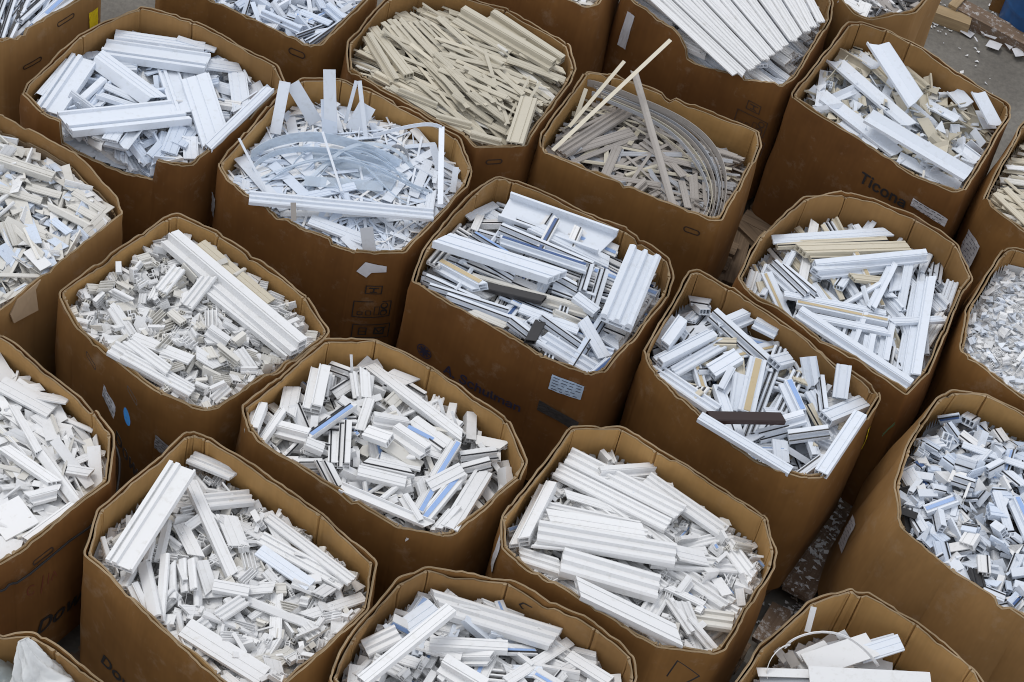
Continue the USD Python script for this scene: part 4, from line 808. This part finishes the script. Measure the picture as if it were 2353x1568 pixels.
BANDS = [('B', [(576,358,-.06),(605,338,-.05),(650,322,-.03),(720,314,-.02),(800,328,-.03),(870,352,-.04),(920,378,-.06)], 34, ICE, True, 'wide translucent white band arching through the strip box', 'SHEER'),
 ('B', [(580,385,-.06),(640,350,-.04),(740,345,-.03),(830,360,-.03),(900,385,-.05)], 20, ICE, True, 'lower translucent white band arching through the strip box', 'SHEER'),
 ('B', [(857,312,-.04),(900,300,.0),(950,289,.05),(990,286,.08),(1015,293,.09)], 12, COOL, True, 'thin white strip arching to the right above the strip box', None),
 ('B', [(895,345,-.06),(912,336,-.05),(930,345,-.05),(938,372,-.07)], 14, GREY, True, 'small curled grey strip at the back wall of the strip box', None),
 ('D', [(1350,190,-.06),(1400,204,-.04),(1456,226,-.02),(1551,268,-.02),(1621,318,-.02),(1660,378,-.03),(1668,440,-.05),(1653,506,-.07)], 24, GREIGE, True, 'outer long curved grey band round the back of the square box', None),
 ('D', [(1360,215,-.08),(1470,250,-.06),(1560,298,-.06),(1615,345,-.06),(1648,400,-.07),(1654,450,-.08),(1640,505,-.1)], 16, GREY, True, 'inner long curved grey band round the back of the square box', None),
 ('D', [(1500,300,-.09),(1570,350,-.08),(1625,420,-.09),(1640,480,-.1)], 7, BEIGE, True, 'thin pale curved strip inside the square box', None),
 ('V', [(1806,1490,-.08),(1825,1468,.0),(1850,1458,.03),(1895,1452,.05),(1950,1466,.04),(1987,1493,.01),(2018,1530,-.08)], 7, WHITE, True, 'thin white strip bent to a hoop in the bottom right box', None),
 ('V', [(1762,1560,-.1),(1768,1520,-.04),(1790,1492,-.02),(1815,1482,-.04)], 5, WHITE, True, 'short thin bent strip at the left of the bottom right box', None)]

for i, n in enumerate(('first', 'second', 'third', 'fourth', 'fifth')):
    BANDS.append(('D', [(1366 + 5*i, 200 + 7*i, -.06), (1462 + 2*i, 236 + 7*i, -.04), (1552 - 2*i, 276 + 8*i, -.04), (1612 - 7*i, 322 + 7*i, -.04), (1650 - 8*i, 382 + 6*i, -.05), (1660 - 8*i, 444 + 4*i, -.06), (1648 - 9*i, 502, -.09)], 9 + 3*(i % 3), (GREIGE, GREY, GREIGE, BEIGE, GREY)[i], True, f'{n} thin band from outside of the bundle bent round the square box', None))
rb = np.random.default_rng(21)
for i, n in enumerate(('first', 'second', 'third', 'fourth', 'fifth', 'sixth', 'seventh', 'eighth', 'ninth')):
    x0, y0 = rb.uniform(570, 720), rb.uniform(400, 450); x2, y2 = rb.uniform(820, 1000), rb.uniform(380, 470); hh = rb.uniform(40, 95)
    BANDS.append(('B', [(x0, y0, -.08), (x0 + .25*(x2-x0), y0 - .75*hh, -.03), (.5*(x0+x2), .5*(y0+y2) - hh, -.01), (x0 + .75*(x2-x0), y2 - .7*hh, -.03), (x2, y2, -.08)], rb.uniform(4, 11), ICE if i % 2 else COOL, bool(i % 3), f'{n} thin sheer ribbon looping over the middle of the white strip box', 'SHEER'))

HEAPS, ALL = {}, []
for key, (fill, bump, deep, comps, cols, dirs, spread, gask, films) in FILL.items():
    h = HEAPS[key] = Heap(key, fill, bump, deep)
    h.fill(comps, cols, None if dirs is None else [world_dir(key, *d) for d in dirs], spread, 2600, gask, films)
    for typ, x1, y1, x2, y2, w, o in KEYS[key]:
        o = dict(o)
        col = o.pop('c', None)
        if col is None:
            base = [c[1] for c in cols if c[1] in (COOL, WHITE, ICE, WARM, BEIGE, CREAM, GREIGE)]
            col = base[0]
        kw = dict(g=bool(o.pop('g', 0)), film=o.pop('f', None), label=o.pop('l', None))
        if 'mat' in o: kw['mat'] = globals()[o.pop('mat')]
        if typ != 'strip' and 'm0' not in o and rng.random() < .4: kw['m0'], kw['m1'] = rng.uniform(-.9, .9, 2)
        h.key_piece(typ, x1, y1, x2, y2, w, col, **kw, **o)
    for p in h.pieces:
        if isinstance(p, Piece):
            p.kind = 'plastic_strip' if p.typ == 'strip' else ('profile_offcut' if p.L < 0.17 and not p.key else 'plastic_profile')
    ALL += h.pieces
for key, pts, w, col, stand, lab, mt in BANDS:
    ALL.append(Band(key, [at(x, y, RIM + z) for x, y, z in pts], w * .0021, .003, col, stand, lab, globals()[mt] if mt else None))

# ------------------------------------------------------------------ which pieces show largest, so that those stand as things of their own
S = [p.samples() for p in ALL]
cnt = np.array([len(q) for q in S]); own = np.repeat(np.arange(len(ALL)), cnt)
Q = proj(np.vstack(S)); cx, cy = (Q[:, 0] / 5).astype(int), (Q[:, 1] / 5).astype(int)
inside = (Q[:, 0] >= 0) & (Q[:, 0] < PW) & (Q[:, 1] >= 0) & (Q[:, 1] < PH)
buf = np.full((480, 320), 1e9)
np.minimum.at(buf, (cx[inside], cy[inside]), Q[inside, 2])
vis = np.zeros(len(Q), bool)
vis[inside] = Q[inside, 2] < buf[cx[inside], cy[inside]] + 0.03
share = np.bincount(own, vis, len(ALL)) / cnt
area = np.array([p.L * p.w for p in ALL])
score = share * area
for i, p in enumerate(ALL):
    if p.key: score[i] += 10
chosen = set()
for kind in ('plastic_profile', 'profile_offcut', 'plastic_strip', 'plastic_chip', 'curved_strip'):
    ids = [i for i in np.argsort(-score) if ALL[i].kind == kind and score[i] > 0 and (share[i] > .12 or ALL[i].key)][:290]
    chosen |= set(int(i) for i in ids)

FORM = {'box': 'box profile', 'frame': 'stepped profile', 'tee': 'T-shaped profile', 'rib': 'ribbed profile', 'panel': 'grooved panel', 'u': 'open channel', 'angle': 'angle trim', 'strip': 'flat strip', 'bar': 'plain bar', 'bead': 'narrow bead', 'trough': 'hollow cover profile', 'comb': 'open ribbed channel', 'sash': 'wide grooved profile', 'chip': 'flat chip'}
ORD = ['first', 'second', 'third', 'fourth', 'fifth', 'sixth', 'seventh', 'eighth', 'ninth', 'tenth', 'eleventh', 'twelfth', 'thirteenth', 'fourteenth', 'fifteenth', 'sixteenth']
def look_of(p):
    t = CNAME[p.col] + ' ' + FORM[p.typ]
    if p.film: t = ('tan' if p.film == TAN else 'blue') + '-faced ' + t
    if p.g: t = 'black-sealed ' + t
    return t
def middle(p):
    return proj(p.c if p.typ == 'chip' else (p.a + p.b) / 2)
def region(p):
    q = middle(p); c = np.array(BOXES[p.box]['c']); o = (q[:2] - (c.min(0) + c.max(0)) / 2) / (c.max(0) - c.min(0))
    v = 'back' if o[1] < -.13 else 'front' if o[1] > .13 else ''
    h = 'left' if o[0] < -.15 else 'right' if o[0] > .15 else ''
    return (v + ' ' + h).strip() or 'middle'
named = {}
for i in sorted(chosen):
    p = ALL[i]
    if p.key and p.label is None:
        named.setdefault((p.box, look_of(p)), []).append(p)
for (bx, look), ps in named.items():
    ps.sort(key=lambda p: middle(p)[0])
    for k, p in enumerate(ps):
        if len(ps) == 1: p.label = f'large {look} in {WHERE[bx]}'
        elif k == len(ps) - 1: p.label = f'rightmost large {look} in {WHERE[bx]}'
        elif k == 0: p.label = f'leftmost large {look} in {WHERE[bx]}'
        else: p.label = f'{ORD[min(k, 15)]} large {look} from left in {WHERE[bx]}'
loose = {}
SIZE = {'plastic_profile': 'smaller', 'profile_offcut': 'short', 'plastic_strip': 'smaller', 'plastic_chip': 'broken'}
for i in sorted(chosen):
    p = ALL[i]; p.group = None
    if p.label is None:
        loose.setdefault(f'{SIZE[p.kind]} {look_of(p)}, {region(p)} of {WHERE[p.box]}', []).append(p)
for lab, ps in loose.items():
    ps.sort(key=lambda p: middle(p)[0])
    for k, p in enumerate(ps):
        if len(ps) == 1: p.label = lab
        elif len(ps) <= 9: p.label = lab.replace(',', f', {ORD[k]} from left,', 1)
        else: p.label = p.group = lab.replace(',', ' among many,', 1)
        if len(ps) > 1: p.group = p.group or lab
def tints(ms):
    v, f = join([m[1] for m in ms])
    return (v, f), np.vstack([np.repeat(np.array(m[2])[None], len(m[1][0]), 0) for m in ms])
CAT = {'plastic_profile': 'plastic profile', 'profile_offcut': 'profile offcut', 'plastic_strip': 'plastic strip', 'plastic_chip': 'plastic chip', 'curved_strip': 'plastic strip'}
for i in sorted(chosen):
    p = ALL[i]; ms = p.meshes(); lab, grp = p.label, p.group
    if len(ms) == 1:
        put(p.kind, ms[0][1], p.mat or PVC, tint=np.repeat(np.array(ms[0][2])[None], len(ms[0][1][0]), 0), label=lab, cat=CAT[p.kind], group=grp, smooth=25 if p.typ == 'band' else False) if p.typ != 'band' else \
        put(p.kind, ms[0][1], p.mat or PVC, tint=np.repeat(np.array(ms[0][2])[None], len(ms[0][1][0]), 0), label=lab, cat=CAT[p.kind], group=grp)
    else:
        o = thing(p.kind, lab, CAT[p.kind], grp)
        for nm, me, col in ms:
            put(nm, me, p.mat or PVC, o, tint=np.repeat(np.array(col)[None], len(me[0]), 0))
for key, h in HEAPS.items():
    rest = [m for i, p in enumerate(ALL) if p.box == key and i not in chosen for m in p.meshes()]
    gx, gy = h.nx, h.ny                          # the packed scrap below, as a rough surface
    k = np.arange(gx * gy).reshape(gx, gy)
    Z = h.H0 + 0.35 * FILL[key][2] + 0.015 * noise2(h.X, h.Y, 0 * h.X, 40.0, 3)
    full = h.mask
    from scipy.ndimage import binary_dilation
    full = binary_dilation(h.mask, iterations=1)
    Zm = np.where(h.mask, Z, np.median(Z[h.mask]))
    V = np.stack([h.X, h.Y, Zm], -1).reshape(-1, 3)
    c = full[:-1, :-1] & full[1:, :-1] & full[1:, 1:] & full[:-1, 1:]
    a, b2, c2, d2 = k[:-1, :-1][c], k[1:, :-1][c], k[1:, 1:][c], k[:-1, 1:][c]
    F = np.vstack([np.stack([a, b2, c2], 1), np.stack([a, c2, d2], 1)])
    uq, inv = np.unique(F, return_inverse=True)
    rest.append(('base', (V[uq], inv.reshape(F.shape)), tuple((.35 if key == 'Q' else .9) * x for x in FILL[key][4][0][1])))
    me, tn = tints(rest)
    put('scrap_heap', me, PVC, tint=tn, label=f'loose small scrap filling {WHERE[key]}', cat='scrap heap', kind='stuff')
print('pieces', len(ALL), 'single', len(chosen), {k: sum(1 for i in chosen if ALL[i].kind == k) for k in CAT})
# ------------------------------------------------------------------ torn flap, cord, pallets, things on the yard, the film box
b = CARTONS['J']
f0, f1, f2, f3, f4 = at(92, 642, RIM), at(38, 688, RIM - .005), at(22, 722, RIM - .06), at(30, 742, RIM - .12), at(86, 712, RIM - .13)
f5 = at(80, 665, RIM - .03)
V = np.array([f0, f5, f4, f3, f2, f1]); n = np.array([b.N[6][0], b.N[6][1], .2]) * .007
F = np.array([[0, 1, 5], [1, 2, 3], [1, 3, 4], [1, 4, 5]])
rim_i = np.arange(6); j = np.roll(rim_i, -1)
put('torn_flap', (np.vstack([V, V + n]), np.vstack([F, F[:, ::-1] + 6, np.stack([rim_i, j, j + 6], 1), np.stack([rim_i, j + 6, rim_i + 6], 1)])), CARD_IN[2], b.prim)
# black cord round the left box
b = CARTONS['T']; pts = []
for e in (10, 9, 8, 7, 6, 5, 4):
    for t in (.9, .7, .5, .3, .1):
        pts.append(b.surf(e, b.L[e] * t, RIM - .155 - .012 * math.sin(9 * t + e), .020))
pts = np.array(pts)
def tube(pts, r, k=8):
    pts = np.asarray(pts, float)
    D = np.gradient(pts, axis=0); D /= np.linalg.norm(D, axis=1, keepdims=True)
    s = np.cross(D, [0.05, 0.02, 1.0]); s /= np.linalg.norm(s, axis=1, keepdims=True); u = np.cross(s, D)
    a = np.arange(k) * 2 * np.pi / k
    V = (pts[:, None] + r * (np.cos(a)[None, :, None] * s[:, None] + np.sin(a)[None, :, None] * u[:, None])).reshape(-1, 3)
    F = []
    for i in range(len(pts) - 1):
        for q in range(k):
            x, y = i * k + q, i * k + (q + 1) % k
            F += [[x, y, y + k], [x, y + k, x + k]]
    return V, np.array(F)
put('tied_cord', tube(pts, .006), INK_DARK, smooth=True, label='black cord tied round the box at the left edge', cat='cord')

# pallets: built once, then copied
PAL = '/World/Looks/pallet_kind'
def board(c, e, seed, ax=None):
    r = np.random.default_rng(seed); v, f = box_mesh(np.array(c, float), np.array(e, float), ax)
    return v + r.normal(0, .0018, v.shape), f
pallet_parts = [('deck_board', board((0, -.45 + .15 * i, .133), (.60, .055, .010), i)) for i in range(7)] + \
    [('stringer', board((x, 0, .0725), (.045, .5, .050), 20 + i)) for i, x in enumerate((-.55, 0, .55))] + \
    [('bottom_board', board((0, y, .011), (.60, .05, .0108), 30 + i)) for i, y in enumerate((-.44, 0, .44))]
first = None
for key in ('M', 'N', 'R', 'Q', 'V', 'D', 'F', 'O', 'P', 'Y', 'L', 'S', 'K', 'E'):
    b = CARTONS[key]
    mr = np.array(b.poly.minimum_rotated_rectangle.exterior.coords); e1, e2 = mr[1] - mr[0], mr[2] - mr[1]
    lg = e1 if np.linalg.norm(e1) > np.linalg.norm(e2) else e2
    o = thing('wooden_pallet', f'wooden pallet under {WHERE[key]}', 'pallet', None, None, (*b.cen, 0.0), math.degrees(math.atan2(lg[1], lg[0])))
    if first is None:
        first = o
        for nm, me in pallet_parts: put(nm, me, WOOD, o)
    else:
        src = first.GetPath()
        for nm, me in pallet_parts: put(nm, me, WOOD, o)
def beam(name, mat, x1, y1, x2, y2, z, w, t, label, cat='plank', parts=False):
    a, c = at(x1, y1, z + t), at(x2, y2, z + t); d = c - a; L = np.linalg.norm(d); d /= L; s = np.cross([0, 0, 1.0], d)
    v, f = box_mesh(np.zeros(3), np.array([L / 2, w / 2, t / 2]))
    r = np.random.default_rng(int(abs(x1))); v = v + r.normal(0, .003, v.shape)
    x = UsdGeom.Mesh(put(name, (v, f), mat, label=label, cat=cat))
    mm = np.eye(4); mm[0, :3], mm[1, :3], mm[2, :3], mm[3, :3] = d, s, [0, 0, 1], (a + c) / 2 - [0, 0, t / 2]
    x.AddTransformOp().Set(Gf.Matrix4d(*mm.ravel().tolist()))
beam('loose_plank', WOOD_RED, 1972, 1132, 1832, 1362, .105, .17, .035, 'brown plank dusted with white crumbs in the gap beside the big bulging box')
beam('loose_plank', WOOD, 2005, 1060, 1990, 1102, .12, .16, .06, 'dark wooden block above the dusted plank in the gap')
beam('loose_plank', WOOD_RED, 1800, 1395, 1752, 1475, .06, .12, .04, 'dark brown plank end beside the marker-number box')
beam('loose_plank', WOOD, 1705, 500, 1765, 560, .10, .14, .04, 'weathered plank in the gap behind the dusty octagonal box')
beam('loose_plank', WOOD, 1702, 530, 1668, 645, .06, .16, .05, 'dark plank in the shadow between the square box and the dusty octagonal box')
beam('timber_beam', WOOD_PALE, 2140, 16, 2232, 48, .0, .10, .09, 'pale timber beam lying on the yard near the top edge', 'timber')
beam('timber_beam', WOOD_PALE, 2190, 14, 2212, -12, .09, .06, .03, 'short pale stick on end of the timber beam', 'timber')
beam('timber_beam', WOOD_RED, 2205, 8, 2420, 122, .0, .14, .10, 'long brown timber beam beside the scattered paper labels', 'timber')
beam('orange_stick', ORANGE, 2238, 34, 2278, 60, .0, .055, .05, 'orange wooden stick lying beside the long brown beam', 'wood')
def ground_sheet(quad, z, label, k):
    q = np.array([at(x, y, .012 + .004 * k) for x, y in quad]); r = np.random.default_rng(k); q[:, 2] += r.random(4) * .02
    c = q.mean(0) + [0, 0, .006]
    put('paper_label', (np.vstack([q, c]), np.array([[1, 0, 4], [2, 1, 4], [3, 2, 4], [0, 3, 4]])), PAPER, label=label, cat='paper label', group='paper labels on the yard')
for k, (q, l) in enumerate([([(2204,75),(2216,65),(2240,78),(2230,88)], 'leftmost white paper label on the yard'), ([(2245,62),(2268,64),(2273,82),(2254,82)], 'white paper label on the yard below the orange stick'), ([(2277,75),(2296,71),(2309,84),(2291,88)], 'white paper label on the yard nearest the long brown beam'),
    ([(2264,106),(2274,92),(2302,106),(2293,119)], 'largest white paper label in the middle of the scattered labels'), ([(2306,104),(2310,103),(2326,113),(2320,115)], 'narrow folded paper label left of the rightmost one'), ([(2323,116),(2344,112),(2354,131),(2333,132)], 'rightmost white paper label on the yard'),
    ([(2236,86),(2242,88),(2247,98),(2243,97)], 'tiny paper scrap below the leftmost label'), ([(2258,84),(2262,83),(2290,90),(2286,92)], 'thin paper strip between two labels on the yard')]):
    ground_sheet(q, 0, l, k)
rg = np.random.default_rng(4)
for nm, cen, n, sp in (('white_crumbs', [(1880,1270),(1920,1210),(1850,1330),(1830,1395),(1815,1420),(1770,1440),(1945,1150)], 200, 20), ('yard_litter', [(2130,60),(2170,75),(2200,180),(2250,160),(2320,60),(2300,30),(2340,70),(2150,45)], 90, 22)):
    ms = []
    for _ in range(n):
        c = cen[rg.integers(len(cen))]; z = .145 if nm == 'white_crumbs' and c[1] < 1380 else .01
        p = at(c[0] + rg.normal(0, sp), c[1] + rg.normal(0, sp), z); r = rg.uniform(.006, .028)
        ch = Chip('x', p, r, .003, WHITE, (rg.normal(0, .3), rg.normal(0, .3), 1), 4); ms.append(ch.meshes()[0])
    me, tn = tints(ms)
    put(nm, me, PVC, tint=tn, label='white plastic crumbs strewn in the gap between boxes' if nm == 'white_crumbs' else 'small pale litter strewn over the concrete yard', cat='litter', kind='stuff')
# carton and blue drum in the far corner
a = at(2268, 30, .0); d = at(2345, 62, 0.0) - a; L = np.linalg.norm(d); d /= L; s = np.cross([0, 0, 1.0], d)
o = thing('closed_carton', 'closed brown carton behind the long brown beam', 'carton')
cw, cd, chh = .62, .5, .55
cc = a + d * cw / 2 + s * (cd / 2 + .05)
ax = np.array([d, s, [0, 0, 1.0]])
for nm, c, e in (('front_panel', (0, -cd/2, chh/2), (cw/2, .004, chh/2)), ('back_panel', (0, cd/2, chh/2), (cw/2, .004, chh/2)), ('end_panel', (-cw/2, 0, chh/2), (.004, cd/2-.005, chh/2)), ('end_panel', (cw/2, 0, chh/2), (.004, cd/2-.005, chh/2)), ('lid_flap', (0, -cd/4-.001, chh+.004), (cw/2, cd/4-.002, .003)), ('lid_flap', (0, cd/4+.001, chh+.004), (cw/2, cd/4-.002, .003))):
    put(nm, box_mesh(cc + np.array(c) @ ax, np.array(e), ax), CARD_OUT[1], o)
dc = at(2368, 62, 0.0)
o = thing('blue_drum', 'blue plastic drum in the top right corner', 'drum')
BLUEP = plain('blue_drum_plastic', (.012, .07, .20), .35)
def lathe(pr, k=32):
    an = np.arange(k) * 2 * np.pi / k
    V = np.vstack([np.column_stack([r * np.cos(an), r * np.sin(an), np.full(k, z)]) for r, z in pr]); F = []
    for i in range(len(pr) - 1):
        for q in range(k):
            x, y = i * k + q, i * k + (q + 1) % k; F += [[x, y, y + k], [x, y + k, x + k]]
    return V, np.array(F)
for nm, pr in (('barrel', [(.0, 0), (.22, 0), (.235, .02), (.235, .18), (.245, .2), (.245, .22), (.235, .24), (.235, .42), (.245, .44), (.245, .46), (.235, .48), (.235, .62), (.2, .66)]), ('lid', [(.2, .662), (.21, .68), (.2, .70), (.0, .695)])):
    v, f = lathe(pr); put(nm, (v + dc, f), BLUEP, o, smooth=40)
# bottom left: crumpled film and a knotted white bag
b = CARTONS['W']
gx = np.linspace(-.75, .75, 90); X, Y = np.meshgrid(gx, gx, indexing='ij')
def crumple(z0, amp, seed, name, mat, label):
    P = np.stack([X + b.cen[0], Y + b.cen[1], 0 * X], -1)
    nz = np.abs(meshkit.fbm(P * 5.0 + seed * 7.3 + 40, 4, seed) - .5) * 2; n2 = np.abs(meshkit.fbm(P * 13.0 + 80, 3, seed + 5) - .5) * 2
    Z = z0 + amp * (.9 - nz * 1.6) + amp * .35 * (.5 - n2)
    Z = Z + .10 * np.clip(1 - np.hypot(X, Y) / .5, -.4, 1)
    ok = contains_xy(b.inner, P[..., 0].ravel(), P[..., 1].ravel()).reshape(X.shape)
    k = np.arange(X.size).reshape(X.shape); c = ok[:-1, :-1] & ok[1:, :-1] & ok[1:, 1:] & ok[:-1, 1:]
    q = np.stack([k[:-1, :-1][c], k[1:, :-1][c], k[1:, 1:][c], k[:-1, 1:][c]], 1)
    F = np.vstack([q[:, [0, 1, 2]], q[:, [0, 2, 3]]]); V = np.stack([P[..., 0], P[..., 1], Z], -1).reshape(-1, 3)
    uq, inv = np.unique(F, return_inverse=True)
    put(name, (V[uq], inv.reshape(F.shape)), mat, smooth=True, label=label, cat='plastic film')
crumple(RIM - .26, .10, 3, 'plastic_film', FILM, 'upper layer of crumpled clear film in the bottom left box')
crumple(RIM - .36, .08, 6, 'plastic_film', plain('grey_green_film', (.16, .19, .17), .3, .3, 9), 'lower grey-green layer of crumpled film in the bottom left box')
import trimesh
s_ = trimesh.creation.icosphere(5); v = np.array(s_.vertices)
base, tip = at(118, 1640, RIM - .22), at(52, 1470, RIM + .03)
axis = tip - base; Lb = np.linalg.norm(axis); axis /= Lb
t = (v[:, 2] + 1) / 2
w_ = .13 * (np.sqrt(np.clip(1 - (2 * np.clip(t, 0, .5) - .6) ** 2, .05, 1))) * np.where(t > .35, 1 - .85 * ((t - .35) / .65) ** .8, 1)
sx = np.cross(axis, [0, 0, 1.0]); sx /= np.linalg.norm(sx); sy = np.cross(sx, axis)
rr = np.hypot(v[:, 0], v[:, 1]) + 1e-9; an = np.arctan2(v[:, 1], v[:, 0])
fold = 1 + .16 * np.sin(5 * an + 6 * t) * (t > .1) + .1 * np.sin(11 * an - 9 * t) + .5 * (meshkit.fbm(v * 3.1 + 20, 4, 8) - .5)
wid = w_ * fold * np.where(t < .12, np.sqrt(np.clip(t / .12, 0, 1)), 1)
V = base + axis * (t * Lb)[:, None] + sx * (1.25 * wid * np.cos(an))[:, None] + sy * (.7 * wid * np.sin(an))[:, None]
put('plastic_bag', (V, np.array(s_.faces)), BAG, smooth=True, label='white plastic bag with pointed twisted corner in the bottom left box', cat='plastic bag')
